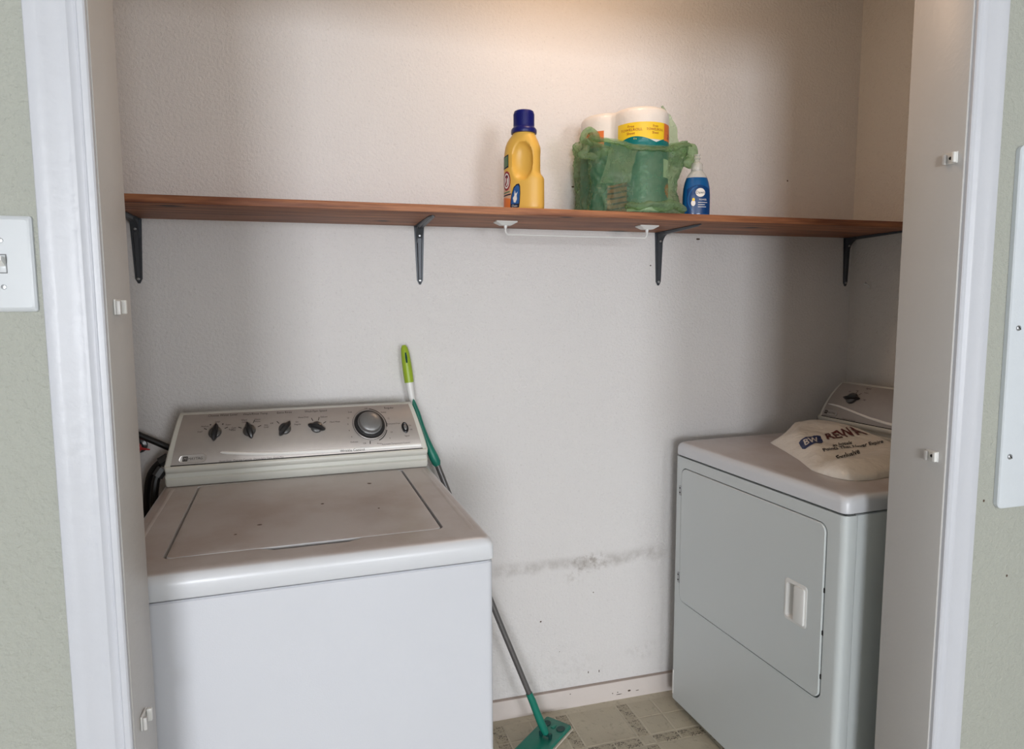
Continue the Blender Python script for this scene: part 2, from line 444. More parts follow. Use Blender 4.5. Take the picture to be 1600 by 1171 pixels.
for (x, z, rx, rz) in ((.7796, .050, .002, .002), (.9988, .026, .006, .003), (.9358, .026, .002, .002), (.955, .027, .002, .002), (.96, .019, .012, .0012), (1.03, .022, .007, .0012)):
    mark(bb, x, -.0127, z, rx, rz)
for (x, z) in ((1.3077, .9569), (1.3858, .7875)): mark(wfr, x, YF-.0002, z, .0028, .0028)

# ------------------------------------------------------------------ shelf and brackets
ZS, TS, YS = 1.6192, .019, -.305
shelf = obj('wooden_shelf', bx(XL+.002, XR-.002, YS, -.002, ZS-TS, ZS, bev=.002), 'wood')
tag(shelf, 'long knotty reddish-brown wooden board shelf across the closet back wall', 'shelf')

def leg_plate(L, w0, w1, th, n=10):
    """tapered pressed-steel strap lying along +x, width in y, thickness up z, rounded end, raised rib"""
    bm = nb(); rows = []
    N_ = 14
    for i in range(N_+1):
        t = i/N_; x = L*t; w = w0+(w1-w0)*t
        if t > .93: 
            q = (t-.93)/.07; w *= math.sqrt(max(.02, 1-q*q*.9))
        rib = .0075*(1-.55*t)*min(1, (1-t)*14) ; rw = w*.30
        sec = [(-w/2, 0), (-w/2, th), (-rw, th), (-rw*.6, th+rib), (rw*.6, th+rib), (rw, th), (w/2, th), (w/2, 0)]
        rows.append([(x, y, z) for y, z in sec])
    loft(bm, rows); return bm
def xf(bm, Mx):
    bmesh.ops.transform(bm, matrix=Mx, verts=bm.verts); return bm
def bracket(x, label, h=.172, arm=.25):
    t = thing('shelf_bracket', label, 'bracket', (x, -.0008, ZS-TS-.0006), 0, 'shelf brackets under the wooden shelf')
    # wall leg hangs down, rib towards the room; shelf arm runs forward, rib down
    a = xf(leg_plate(h, .030, .017, .002), Matrix(((0, 1, 0, 0), (0, 0, -1, 0), (-1, 0, 0, 0), (0, 0, 0, 1))))
    obj('wall_leg', a, 'bracket', t, angle=50)
    b = xf(leg_plate(arm, .030, .017, .002), Matrix(((0, -1, 0, 0), (-1, 0, 0, 0), (0, 0, -1, 0), (0, 0, 0, 1))))
    obj('shelf_arm', b, 'bracket', t, angle=50)
    # curved web in the corner
    bm = nb(); r = .036; P = [(-.001, -.001)]
    for k in range(7):
        a_ = PI/2*k/6; P.append((-.001-r+r*math.sin(a_)-.0, -.001-r+r*math.cos(a_)))
    P = [(-.001, -.001), (-.05, -.001)] + [(-.05+.044*math.sin(PI/2*k/6)-.0, -.05+.044*math.cos(PI/2*k/6)) for k in range(7)] + [(-.001, -.05)]
    loft(bm, [[(sx, y, z) for y, z in P] for sx in (-.009, .009)])
    obj('corner_web', bm, 'bracket', t)
    for z in (-.028, -h+.012):
        s = nb(); lathe(s, [(.0001, .0062), (.0030, .0058), (.0042, .0042), (.0044, 0)], 10)
        o = obj('screw', xf(s, Matrix.Rotation(PI/2, 4, 'X')), 'screw', t); o.location = (0, -.0020 if z < -.1 else -.0085, z)
    return t
bracket(-.4655, 'grey steel shelf bracket at the shelf end beside the left door jamb')
bracket(.2945, 'grey steel shelf bracket above the washing machine console')
bracket(1.0885, 'grey steel shelf bracket at the middle, right of the white wire bar')
bracket(1.8405, 'dark steel shelf bracket in the corner at the right side wall')

# white wire bar under the shelf
t = thing('paper_towel_bar', 'white wire paper towel bar screwed under the wooden shelf', 'towel bar', (.735, -.172, ZS-TS-.0006))
for sx in (-1, 1):
    bm = nb(); x0 = sx*.2205
    loft(bm, [[(x0+x, y, z) for x, y in rrect(-.031*s, .031*s, -.019*s2, .019*s2, .003)] for s, s2, z in ((1, 1, 0), (1, 1, -.003), (.52, .6, -.011))])
    obj('mount_plate', bm, 'plastic', t)
    bm = nb(); tube(bm, [(x0, 0, -.010), (x0, 0, -.019)], [.0052, .0042], 10); obj('post', bm, 'plastic', t)
bm = nb(); x0 = .2205
pts = [(-x0, 0, -.012), (-x0, 0, -.026)]
pts += [(-x0+.010*(1-math.cos(a)), 0, -.026-.010*math.sin(a)) for a in (PI/8, PI/4, 3*PI/8, PI/2)]
pts += [(-.1, 0, -.0362), (0, 0, -.0364), (.1, 0, -.0362)]
pts += [(x0-.010*(1-math.cos(a)), 0, -.026-.010*math.sin(a)) for a in (PI/2, 3*PI/8, PI/4, PI/8)] + [(x0, 0, -.026), (x0, 0, -.012)]
tube(bm, pts, .0026, 8); obj('wire_rod', bm, 'plastic', t)

# ------------------------------------------------------------------ appliance console (washer and dryer share it)
CPROF = [(.600, .968), (.603, .985), (.609, 1.005), (.618, 1.026), (.630, 1.047), (.645, 1.068), (.662, 1.086)]
class Panel:
    def __init__(s, x0, x1, dy):
        s.xc = (x0+x1)/2; s.hw = (x1-x0)/2; s.dy = dy
        P = [Vector((0, y+dy, z)) for y, z in CPROF]; s.P = P; s.S = [0]
        for a, b in zip(P[:-1], P[1:]): s.S.append(s.S[-1]+(b-a).length)
        s.T = s.S[-1]
    def __call__(s, x, t, off=0.0):
        """x along the panel (same zero as the local frame), t up along its curve"""
        t = min(max(t, -.02), s.T+.02); i = 0
        while i < len(s.S)-2 and t > s.S[i+1]: i += 1
        def pt(i_, t_):
            k = (t_-s.S[i_])/(s.S[i_+1]-s.S[i_]); return s.P[i_].lerp(s.P[i_+1], k)
        p = pt(i, t); d = .004
        def at(tt):
            j = 0
            while j < len(s.S)-2 and tt > s.S[j+1]: j += 1
            return pt(j, tt)
        tg = (at(t+d)-at(t-d)).normalized(); nrm = Vector((0, -tg.z, tg.y))
        k = 1-.085*max(0, t)/s.T
        return Vector((s.xc+(x-s.xc)*k, p.y, p.z))+nrm*off
def console(par, x0, x1, dy):
    """moulded body with end caps, curved silver fascia, returns the mapping"""
    pn = Panel(x0, x1, dy); bm = nb()
    prof = [(.6005, .9155, 0), (.597, .920, 0), (.597, .934, 0), (.603, .938, 0), (.603, .948, 0), (.594, .953, 0), (.592, .958, 0), (.592, .964, 0), (.5945, .967, 0)]
    prof = [(y+dy, z, 1.0) for y, z, _ in prof]
    for i in range(9):
        t = pn.T*i/8; p = pn(pn.xc, t, .0008); prof.append((p.y, p.z, 1-.085*t/pn.T))
    prof += [(.668+dy, 1.0885, .912), (.680+dy, 1.090, .912), (.690+dy, 1.086, .915), (.694+dy, 1.075, .92), (.699+dy, .95, 1), (.700+dy, .9155, 1)]
    rows = []
    xs = [(-1, .0, .006), (-.994, .0, .002), (-.985, 0, 0), (.985, 0, 0), (.994, 0, .002), (1, 0, .006)]
    for s_, _, inset in xs:
        row = []
        for y, z, k in prof:
            cy = .652+dy; cz = 1.0
            d = Vector((0, cy-y, cz-z)); d = d.normalized()*inset if d.length else d
            row.append((pn.xc+s_*pn.hw*k, y+d.y, z+d.z))
        rows.append(row)
    loft(bm, rows); obj('console_body', bm, 'console', par, angle=40)
    # silver fascia, proud of the body
    bm = nb(); nx, nt = 20, 14; a0, a1 = x0+.0145, x1-.0145
    V = [[pn(a0+(a1-a0)*i/nx, .0015+(pn.T-.003)*j/nt, .0022) for i in range(nx+1)] for j in range(nt+1)]
    Vb = [[pn(a0+(a1-a0)*i/nx, .0015+(pn.T-.003)*j/nt, .0002) for i in range(nx+1)] for j in range(nt+1)]
    A = [[bm.verts.new(p) for p in r] for r in V]; B = [[bm.verts.new(p) for p in r] for r in Vb]
    for j in range(nt):
        for i in range(nx): bm.faces.new((A[j][i], A[j][i+1], A[j+1][i+1], A[j+1][i])); bm.faces.new((B[j+1][i], B[j+1][i+1], B[j][i+1], B[j][i]))
    for j in range(nt):
        for i in (0, nx): bm.faces.new((A[j][i], A[j+1][i], B[j+1][i], B[j][i]))
    for i in range(nx):
        for j in (0, nt): bm.faces.new((A[j][i], A[j][i+1], B[j][i+1], B[j][i]))
    obj('control_panel', bm, 'silver', par)
    bm = nb()
    V = [[pn(a0-.001+(a1-a0+.002)*i/nx, tt, oo) for i in range(nx+1)] for tt, oo in ((-.0014, .0012), (-.0014, .0030), (.0016, .0030), (.0016, .0012))]
    loft(bm, list(zip(*V))); obj('dark_line', bm, 'black', par)  # thin black strip along the fascia's bottom edge
    return pn
def ridge_knob(par, pn, x, t, ang, r=.0155, L=.046, name='knob'):
    """round base with a long pointed grip turned by ang (0 = pointing up the panel)"""
    o = bpy.data.objects.new(name, None)
    c = pn(x, t, .0022); up = (pn(x, t+.004)-pn(x, t-.004)).normalized(); rt = Vector((1, 0, 0)); nr = rt.cross(up)
    Mx = Matrix(((rt.x, up.x, nr.x, c.x), (rt.y, up.y, nr.y, c.y), (rt.z, up.z, nr.z, c.z), (0, 0, 0, 1)))
    bm = nb(); lathe(bm, [(r, 0), (r*1.02, .004), (r*.92, .0085), (r*.6, .0105), (.001, .011)], 22)
    base = obj(name, xf(bm, Mx), 'knob', par)
    bm = nb(); rows = []
    for i in range(13):
        q = -1+2*i/12; y = q*L/2; w = .0072*(1-abs(q)**2.2)**.7+.0012; h = .0165-.006*q*q
        rows.append([(-w, y, .001), (-w, y, h*.55), (-w*.38, y, h), (w*.38, y, h), (w, y, h*.55), (w, y, .001)])
    loft(bm, rows); obj('grip', xf(bm, Mx @ Matrix.Rotation(-ang, 4, 'Z')), 'knobdark', base, angle=30)
    return base
def strip_on(par, pn, tab, name='bright_strip', off0=.0024, h=.0035, mat_='chrome'):
    """raised lens-like strip: tab rows (x, t centre, half width)"""
    bm = nb(); rows = []
    for x, t, w in tab:
        sec = []
        for k in range(7):
            a = PI*k/6; sec.append(pn(x, t-w*math.cos(a), off0-.0006+h*math.sin(a)))
        rows.append(sec)
    loft(bm, rows, closed=True); return obj(name, bm, mat_, par, angle=60)
def badge(par, pn, x, t, word):
    bm = nb()
    P0 = rrect(x-.0325, x+.0325, t-.0105, t+.0105, .0104, 6); P1 = rrect(x-.0315, x+.0315, t-.0095, t+.0095, .0094, 6); P2 = rrect(x-.029, x+.029, t-.0072, t+.0072, .0071, 6)
    loft(bm, [[pn(*p, .0022) for p in P0], [pn(*p, .0045) for p in P1], [pn(*p, .0040) for p in P2]])
    b = obj('badge', bm, 'dial_rim', par)
    bm = nb(); put2d(bm, poly2d(rrect(x-.0235, x-.0115, t-.0058, t+.0058, .0012, 2)), lambda a, c: pn(a, c, .0044)); lg = obj('logo_square', bm, 'print_dark', b)
    bm = nb(); put2d(bm, text2d('M', .0095), lambda a, c: pn(a+x-.0175, c+t, .0047))
    obj('logo_letter', bm, 'silver', b)
    bm = nb(); put2d(bm, text2d(word, .0085), lambda a, c: pn(a+x+.0065, c+t-.0005, .0044)); obj('badge_lettering', bm, 'print_dark', b)
    return b

# ------------------------------------------------------------------ washing machine
WR = .0442
washer = thing('washing_machine', 'white top-loading washing machine with silver control panel at the left', 'washer', (.3164, -.7891, 0), WR)
TW, WW, WD = .914, .686, .695
# cabinet
bm = nb(); loft(bm, [[(x, y, z) for x, y in rrect(-WW+.002+e, -.002-e, .004+e, WD-e, .012, 4)] for z, e in ((.022, .004), (.026, 0), (.861, 0), (.864, .003))])
obj('cabinet', bm, 'enamel', washer)
bm = nb(); loft(bm, [[(x, y, z) for x, y in rrect(-WW+.009, -.009, .011, WD-.006, .008, 3)] for z in (.8635, .8675)]); obj('gap_shade', bm, 'black', washer)  # black slab stands in for the shadow in the gap under the top
for sx, sy in ((-.64, .05), (-.046, .05), (-.64, .64), (-.046, .64)):
    bm = nb(); lathe(bm, [(.022, 0), (.022, .008), (.008, .010), (.008, .0225)], 14, (sx, sy)); obj('foot', bm, 'rubber', washer)
# top with a recessed lid opening
bm = nb(); x0, x1, y0, y1 = -WW, 0, 0, WD; n = 6
out = [(0.003, .867, .010), (0, .870, .012), (0, .893, .012), (.0012, .900, .013), (.005, .907, .015), (.010, .9112, .018), (.018, .9135, .022), (.027, TW, .026)]
loops = [[(x, y, z) for x, y in rrect(x0+e, x1-e, y0+e, y1-e, r, n)] for e, z, r in out]
R_ = loft(bm, loops, cap0=True, cap1=False)
lx0, lx1, ly0, ly1 = -.5985, -.0830, .0780, .594
# lid opening with the finger notch in its front edge
def lid_loop(e, notch, z):
    P = rrect(lx0+e, lx1-e, ly0+e, ly1-e, .014, 5)
    k = 2*0
    out_ = []
    for i, p in enumerate(P):
        out_.append(p)
    if notch:   # inserted on the front edge, running from the left corner to the right corner
        ins = [(-.436, ly0+e), (-.408, ly0+e-.015), (-.272, ly0+e-.015), (-.244, ly0+e)]
        # rrect starts at the right-front corner and ends at the left-front corner: append along the front edge
        out_ = out_+ins
    return [(x, y, z) for x, y in out_]
hl = [lid_loop(0, True, TW), lid_loop(.0008, True, TW-.003), lid_loop(.0012, True, TW-.016)]
H_ = loft(bm, hl, cap0=False, cap1=True)
es = [bm.edges.get((R_[-1][i], R_[-1][(i+1) % len(R_[-1])])) for i in range(len(R_[-1]))] + [bm.edges.get((H_[0][i], H_[0][(i+1) % len(H_[0])])) for i in range(len(H_[0]))]
bmesh.ops.triangle_fill(bm, use_beauty=True, use_dissolve=False, edges=[e for e in es if e])
obj('top_panel', bm, 'top', washer, angle=45)
bm = nb(); g = .0056
loft(bm, [[(x, y, z) for x, y in rrect(lx0+g+e, lx1-g-e, ly0+.0014+e2, ly1-g-e, .013, 6)] for e, e2, z in ((.010, .016, TW-.0155), (.010, .016, TW-.0060), (0, 0, TW-.0042), (0, 0, TW-.0014), (.0010, .0010, TW+.0002), (.004, .004, TW+.0012), (.010, .010, TW+.0016), (.03, .03, TW+.0018))])
lid = obj('lid', bm, 'top', washer)
# shallow moulded rails of the top at both sides of the lid
for xa in (-.655, -.030):
    bm = nb(); rows = []
    for y, k in ((.05, 0), (.075, 1), (.56, 1), (.59, 0)):
        rows.append([(xa-.006, y, TW-.0005), (xa-.003, y, TW+.0014*k), (xa+.003, y, TW+.0014*k), (xa+.006, y, TW-.0005)])
    loft(bm, rows); obj('moulded_rail', bm, 'top', washer)
for (x, y, rx, ry, a) in ((-.1873, .4689, .0060, .0028, -.5), (-.3087, .3265, .0040, .0030, .3), (-.4388, .217, .0052, .0022, .1), (-.1916, .2507, .0022, .0022, 0), (-.482, .17, .003, .0016, .4)):
    bm = nb(); nn_ = 9; L = []
    for s, z in ((1, TW+.0019), (.6, TW+.0029)):
        L.append([(x+s*(rx*math.cos(q)*math.cos(a)-ry*math.sin(q)*math.sin(a))*(1+.25*math.sin(3*q)), y+s*(rx*math.cos(q)*math.sin(a)+ry*math.sin(q)*math.cos(a)), z) for q in [2*PI*k/nn_ for k in range(nn_)]])
    loft(bm, L, cap0=False); obj('debris_speck', bm, 'chip', lid)
# rust scratch on the cabinet front
bm = nb(); tube(bm, [(-.622, .0035, .842), (-.612, .0035, .846)], [.0012, .0008], 6); obj('scratch', bm, 'print_soft', washer)
# console
pn = console(washer, -.6735, -.0105, 0)
for x, t, a in ((-.5672, .078, 0), (-.4805, .078, -.32), (-.3885, .077, .62), (-.3035, .076, -1.22)): ridge_knob(washer, pn, x, t, a)
c = pn(-.1570, .0755, .0022); up = (pn(-.157, .079)-pn(-.157, .072)).normalized(); rt = Vector((1, 0, 0)); nr = rt.cross(up)
MX = Matrix(((rt.x, up.x, nr.x, c.x), (rt.y, up.y, nr.y, c.y), (rt.z, up.z, nr.z, c.z), (0, 0, 0, 1)))
bm = nb(); lathe(bm, [(.0445, 0), (.0450, .002), (.0430, .0032), (.0415, .003), (.0405, .006), (.038, .010), (.0365, .0105), (.001, .0105)], 44)
dial = obj('timer_dial', xf(bm, MX), 'knobdark', washer)
bm = nb(); lathe(bm, [(.0435, .0030), (.0442, .0036), (.0426, .0042), (.0418, .0036)], 44); obj('dial_rim', xf(bm, MX), 'silver', dial)
bm = nb(); lathe(bm, [(.0335, .0104), (.0325, .016), (.0300, .0175), (.0290, .026), (.0275, .0295), (.022, .0318), (.012, .0330), (.001, .0333)], 40)
obj('dial_cap', xf(bm, MX), 'dial', dial)
bm = nb(); lathe(bm, [(.0342, .0100), (.0342, .0145), (.0310, .0165)], 40); obj('dial_skirt', xf(bm, MX), 'knobdark', dial)
# signal knob: small oval
c = pn(-.0590, .0600, .0022)
MX2 = MX.copy(); MX2[0][3], MX2[1][3], MX2[2][3] = c
bm = nb(); lathe(bm, [(.0105, 0), (.0105, .004), (.0085, .0055), (.0068, .0045), (.0062, .007), (.004, .0085), (.0005, .009)], 22, sx=.86, sy=1.5)
sk = obj('signal_switch', xf(bm, MX2), 'knobdark', washer)
bm = nb(); lathe(bm, [(.0060, .006), (.0056, .0085), (.003, .0098), (.0004, .010)], 18, sx=.8, sy=1.5); obj('switch_cap', xf(bm, MX2), 'dial', sk)
strip_on(washer, pn, [(-.5475, .0262, .0012), (-.543, .0258, .0032), (-.53, .0240, .0040), (-.50, .0205, .0044), (-.46, .0165, .0048), (-.40, .0130, .0052), (-.32, .0112, .0054), (-.22, .0104, .0056), (-.12, .0100, .0058), (-.0265, .0098, .0060)])
badge(washer, pn, -.6110, .0155, 'MAYTAG')
def legend(par, pn, texts, bars, arcs=()):
    bm = nb()
    for body, x, t, s in texts: put2d(bm, text2d(body, s), lambda a, c_: pn(a+x, c_+t, .0026))
    for x, t, ang, r0, r1, w in bars:
        ca, sa = math.sin(ang), math.cos(ang); P = []
        for r, e in ((r0, -w), (r1, -w), (r1, w), (r0, w)): P.append((x+ca*r+sa*e, t+sa*r-ca*e))
        put2d(bm, poly2d(P), lambda a, c_: pn(a, c_, .0026))
    for x, t, r0, r1, a0, a1 in arcs:
        put2d(bm, grid2d(lambda u, v: (x+(r0+(r1-r0)*v)*math.sin(a0+(a1-a0)*u), t+(r0+(r1-r0)*v)*math.cos(a0+(a1-a0)*u)), 14, 1), lambda a, c_: pn(a, c_, .0026))
    o = obj('printed_legend', bm, 'print_dark', par, smooth=False); o['kind'] = 'stuff'; return o
KX = (-.5672, -.4805, -.3885, -.3035); KT = (.078, .078, .077, .076)
T_ = [('Choose Water Level', -.5560, .1275, .0090), ('Wash/Rinse Temp', -.4690, .1265, .0090), ('Extra Rinse', -.3900, .1262, .0090), ('Wash/Spin Speed', -.3020, .1255, .0090), ('Regular', -.0880, .1235, .0095),
      ('Small', -.606, .083, .0060), ('Medium', -.596, .097, .0060), ('Large', -.566, .1085, .0060), ('Super', -.537, .0985, .0060), ('Reset', -.527, .084, .0060),
      ('Cold\nCold', -.522, .085, .0060), ('Warm\nCold', -.497, .106, .0060), ('Warm\nWarm', -.462, .106, .0060), ('Hot\nCold', -.438, .088, .0060),
      ('Off', -.424, .095, .0062), ('On', -.356, .095, .0062),
      ('Regular', -.354, .088, .0060), ('Heavy Duty', -.338, .108, .0060), ('Delicate', -.281, .106, .0060), ('Hand Wash', -.252, .089, .0060),
      ('Off', -.157, .1255, .0062), ('Soak', -.205, .116, .0062), ('10', -.214, .098, .0062), ('8', -.217, .080, .0062), ('6', -.216, .062, .0062), ('4', -.212, .044, .0062), ('Delicate', -.207, .030, .0062), ('Off', -.180, .024, .0062),
      ('Heavy', -.108, .110, .0062), ('12', -.099, .090, .0062), ('Permanent Press', -.088, .074, .0056), ('10', -.100, .050, .0062), ('6', -.108, .034, .0062), ('Rinse', -.140, .0215, .0056), ('On', -.043, .066, .0056), ('Off', -.043, .054, .0056), ('Signal', -.059, .0375, .0060),
      ('Heavy Duty  Oversize Capacity  Dependable Care  Quiet Plus', -.470, .0038, .0062), ('Automatic Temperature Control', -.095, .0185, .0058)]
B_ = [(KX[0], KT[0], a, .0245, .033, .0010) for a in (-1.15, 1.15)] + [(KX[0], KT[0], a, .026, .0295, .0016) for a in (-.6, .6)]
B_ += [(KX[1], KT[1], a, .0225, .032, .0010) for a in (-1.2, .35, 1.15)] + [(KX[2], KT[2], a, .0225, .032, .0010) for a in (-.75,)] + [(KX[3], KT[3], a, .0215, .031, .0010) for a in (-.42, .3, 1.05)]
B_ += [(-.157, .0755, PI+.15, .046, .0545, .0012)]
legend(washer, pn, T_, B_, [(-.157, .0755, .0470, .0500, .2, 1.75), (-.157, .0755, .0475, .0500, 1.95, 2.75)])

bm = nb(); put2d(bm, text2d('Wrinkle Control', .0095), lambda a, c_: pn(a-.2150, c_+.0085, .0064)); obj('strip_lettering', bm, 'print_soft', washer, smooth=False)['kind'] = 'stuff'
# ------------------------------------------------------------------ dryer (front faces the middle of the closet)
RD = .0614
dryer = thing('clothes_dryer', 'white front-loading clothes dryer standing sideways against the right wall', 'dryer', (1.1238, -.0756, 0), RD-PI/2)
DW, DD, DT = .695, .690, .9165
Z0 = .0235
# wrap-round front panel with a door opening
bm = nb(); FD = .0365; fr = .016; n = 5
def front_loop(z, e=0):
    P = [(e, FD)]
    P += [(e+fr-fr*math.cos(a), e+fr-fr*math.sin(a)) for a in [PI/2*k/n for k in range(n+1)]]
    P += [(DW-e-fr+fr*math.sin(a), e+fr-fr*math.cos(a)) for a in [PI/2*k/n for k in range(n+1)]]
    P += [(DW-e, FD)]
    return [(x, y, z) for x, y in P]
dx0, dx1, dz0, dz1 = .0375, .6450, .3830, .8355
L0, L1 = front_loop(Z0), front_loop(.8675)
A = [bm.verts.new(p) for p in L0]; B = [bm.verts.new(p) for p in L1]; m_ = len(A)
ia = n+1; ib = n+2          # the flat face lies between the two corner arcs
for i in range(m_-1):
    if i == ia: continue
    bm.faces.new((A[i], A[i+1], B[i+1], B[i]))
hole = rrect(dx0, dx1, dz0, dz1, .024, 6)
Hs = [[bm.verts.new((x, yy, z)) for x, z in hole] for yy in (0, .004, .018)]
for a, b in zip(Hs[:-1], Hs[1:]):
    for i in range(len(a)): bm.faces.new((a[i], a[(i+1) % len(a)], b[(i+1) % len(a)], b[i]))
bm.faces.new(Hs[-1])
es = [bm.edges.new((A[ia], A[ib])) if not bm.edges.get((A[ia], A[ib])) else bm.edges.get((A[ia], A[ib])), bm.edges.new((B[ia], B[ib])) if not bm.edges.get((B[ia], B[ib])) else bm.edges.get((B[ia], B[ib])), bm.edges.get((A[ia], B[ia])), bm.edges.get((A[ib], B[ib]))]
es += [bm.edges.get((Hs[0][i], Hs[0][(i+1) % len(hole)])) for i in range(len(hole))]
bmesh.ops.triangle_fill(bm, use_beauty=True, use_dissolve=False, edges=es)
bm.faces.new(A); bm.faces.new(B); bm.faces.new((A[0], A[-1], B[-1], B[0]))
obj('front_panel', bm, 'dryer', dryer, angle=40)
obj('cabinet', bx(.0005, DW-.0005, FD+.0022, DD, Z0, .8675, bev=.002), 'dryer', dryer)
obj('gap_shade', bx(.010, DW-.010, .010, DD-.01, .866, .8725), 'black', dryer)  # black filler, shade painted into the gap below the top panel
obj('side_seam', bx(.004, DW-.004, FD-.002, FD+.004, Z0+.002, .866), 'black', dryer)
bm = nb(); loft(bm, [[(x, y, z) for x, y in rrect(e, DW-e, e, DD-e, r, 6)] for e, z, r in ((.003, .8715, .016), (0, .8740, .018), (0, .8960, .018), (.0015, .9045, .020), (.006, .9110, .024), (.013, .9152, .03), (.022, DT, .036))])
obj('top_panel', bm, 'top', dryer)
for sx, sy in ((.06, .06), (.635, .06), (.06, .62), (.635, .62)):
    bm = nb(); lathe(bm, [(.020, 0), (.020, .008), (.008, .010), (.008, .0240)], 14, (sx, sy)); obj('foot', bm, 'rubber', dryer)
# bright kick clip low at the far corner
obj('corner_trim', bx(.010, .0165, -.0012, .002, .040, .125, bev=.0008), 'plastic', dryer)
# door with the handle opening
hx0, hx1, hz0, hz1 = .5170, .5930, .5440, .6550
g = .0028; bm = nb()
o1 = rrect(dx0+g, dx1-g-.0015, dz0+g, dz1-g, .022, 6); o2 = rrect(dx0+g+.002, dx1-g-.0035, dz0+g+.002, dz1-g-.002, .020, 6)
R_ = loft(bm, [[(x, .014, z) for x, z in o1], [(x, -.0005, z) for x, z in o1], [(x, -.0028, z) for x, z in o2]], cap0=True, cap1=False)
hh = rrect(hx0, hx1, hz0, hz1, .010, 4)
H_ = loft(bm, [[(x, -.0028, z) for x, z in hh], [(x, .013, z) for x, z in hh]], cap0=False, cap1=False)
es = [bm.edges.get((R_[-1][i], R_[-1][(i+1) % len(R_[-1])])) for i in range(len(R_[-1]))] + [bm.edges.get((H_[0][i], H_[0][(i+1) % len(H_[0])])) for i in range(len(H_[0]))]
bmesh.ops.triangle_fill(bm, use_beauty=True, use_dissolve=False, edges=es)
door = obj('door', bm, 'dryer', dryer, angle=40)
bm = nb(); f0, f1 = rrect(hx0, hx1, hz0, hz1, .010, 5), rrect(hx0+.003, hx1-.003, hz0+.003, hz1-.003, .008, 5)
pk = rrect(hx0+.006, hx1-.036, hz0+.007, hz1-.010, .008, 5); pk2 = rrect(hx0+.016, hx1-.037, hz0+.012, hz1-.018, .006, 5)
loft(bm, [[(x, .010, z) for x, z in f0], [(x, -.0040, z) for x, z in f0], [(x, -.0052, z) for x, z in f1], [(x, -.0046, z) for x, z in pk], [(x, .0090, z) for x, z in pk2]], cap0=False)
hd = obj('handle', bm, 'plastic', door, angle=30); hd['label'] = 'white recessed plastic door handle'
bm = nb(); loft(bm, [[(x, y, z) for x, z in rrect(hx1-.040+e, hx1-.0045-e, hz0+.006+e, hz1-.008-e, .006, 4)] for y, e in ((-.0046, 0), (-.0090, .0005), (-.0105, .003))])
obj('handle_grip', bm, 'plastic', door)
for z0_, z1_ in ((.740, .772), (.443, .478)):
    obj('hinge', bx(.0295, .0400, -.0036, .003, z0_, z1_, bev=.0012), 'screw', dryer)
    for zz in (z0_+.010, z1_-.007):
        bm = nb(); lathe(bm, [(.0028, 0), (.0024, .0012), (.0004, .0014)], 8); o = obj('hinge_screw', xf(bm, Matrix.Rotation(PI/2, 4, 'X')), 'black', dryer); o.location = (.0345, -.0036, zz)
for zz in (.668, .560, .447):
    obj('rubber_bumper', bx(dx1-.0040, dx1+.0006, -.0014, .004, zz-.006, zz+.006, bev=.001), 'rubber', dryer)
dp = console(dryer, .008, DW-.008, -.012)
ridge_knob(dryer, dp, .115, .078, 1.45, r=.020, L=.060)
badge(dryer, dp, .055, .0165, 'MAYTAG')
strip_on(dryer, dp, [(.030, .0455, .0008), (.050, .0452, .0030), (.08, .0430, .0036), (.12, .0375, .0038), (.17, .029, .004), (.22, .0215, .0044), (.28, .0155, .005), (.36, .0115, .0054), (.5, .0100, .0056), (.666, .0098, .006)])
legend(dryer, dp, [('Signal', .150, .124, .0095), ('Off', .085, .102, .006), ('Low', .112, .110, .006), ('Medium', .155, .106, .006), ('High', .166, .080, .006), ('Commercial Capacity', .14, .0045, .0062), ('Regular', .40, .123, .0095), ('Timed Dry', .55, .123, .0095)],
       [(.115, .078, a, .022, .033, .001) for a in (.05, .75)])
for x in (.43, .58): ridge_knob(dryer, dp, x, .078, .2, r=.026, L=.06)

# ------------------------------------------------------------------ wall fittings in front
t = thing('light_switch', 'white toggle light switch plate on the wall left of the door casing', 'light switch', (-.3945, YF-.0005, 1.4193))
bm = nb(); hole = rrect(-.0052, .0052, -.0120, .0120, .0006, 2)
lo = [[(x, y, z) for x, z in rrect(-.0363+e, .0363-e, -.0622+e, .0622-e, .003, 3)] for y, e in ((0, 0), (-.0030, .0004), (-.0050, .003), (-.0060, .0055))]
R_ = loft(bm, lo, cap0=True, cap1=False); H_ = loft(bm, [[(x, y, z) for x, z in hole] for y in (-.0060, -.002)], cap0=False, cap1=True)
es = [bm.edges.get((r[i], r[(i+1) % len(r)])) for r in (R_[-1], H_[0]) for i in range(len(r))]
bmesh.ops.triangle_fill(bm, use_beauty=True, edges=es); plate = obj('wall_plate', bm, 'plate', t, angle=14)
obj('slot_frame', bx(-.0056, .0056, -.0064, -.0022, -.0124, .0124), 'knob', t)
obj('slot_insert', bx(-.0046, .0046, -.0068, -.0020, -.0112, .0112, bev=.0004), 'plate', t)
bm = nb(); loft(bm, [[(x, y+dy_, z) for x, z in ((-.004, z0_), (.004, z0_), (.004, z1_), (-.004, z1_))] for y, dy_, z0_, z1_ in ((-.006, 0, -.004, .006), (-.012, 0, .000, .0085), (-.018, 0, .004, .0095))])
obj('toggle', bm, 'plastic', t)
for z in (-.030, .030):
    bm = nb(); lathe(bm, [(.0034, 0), (.0030, .0012), (.0006, .0016)], 12); o = obj('screw', xf(bm, Matrix.Rotation(PI/2, 4, 'X')), 'screw', t); o.location = (0, -.0060, z)

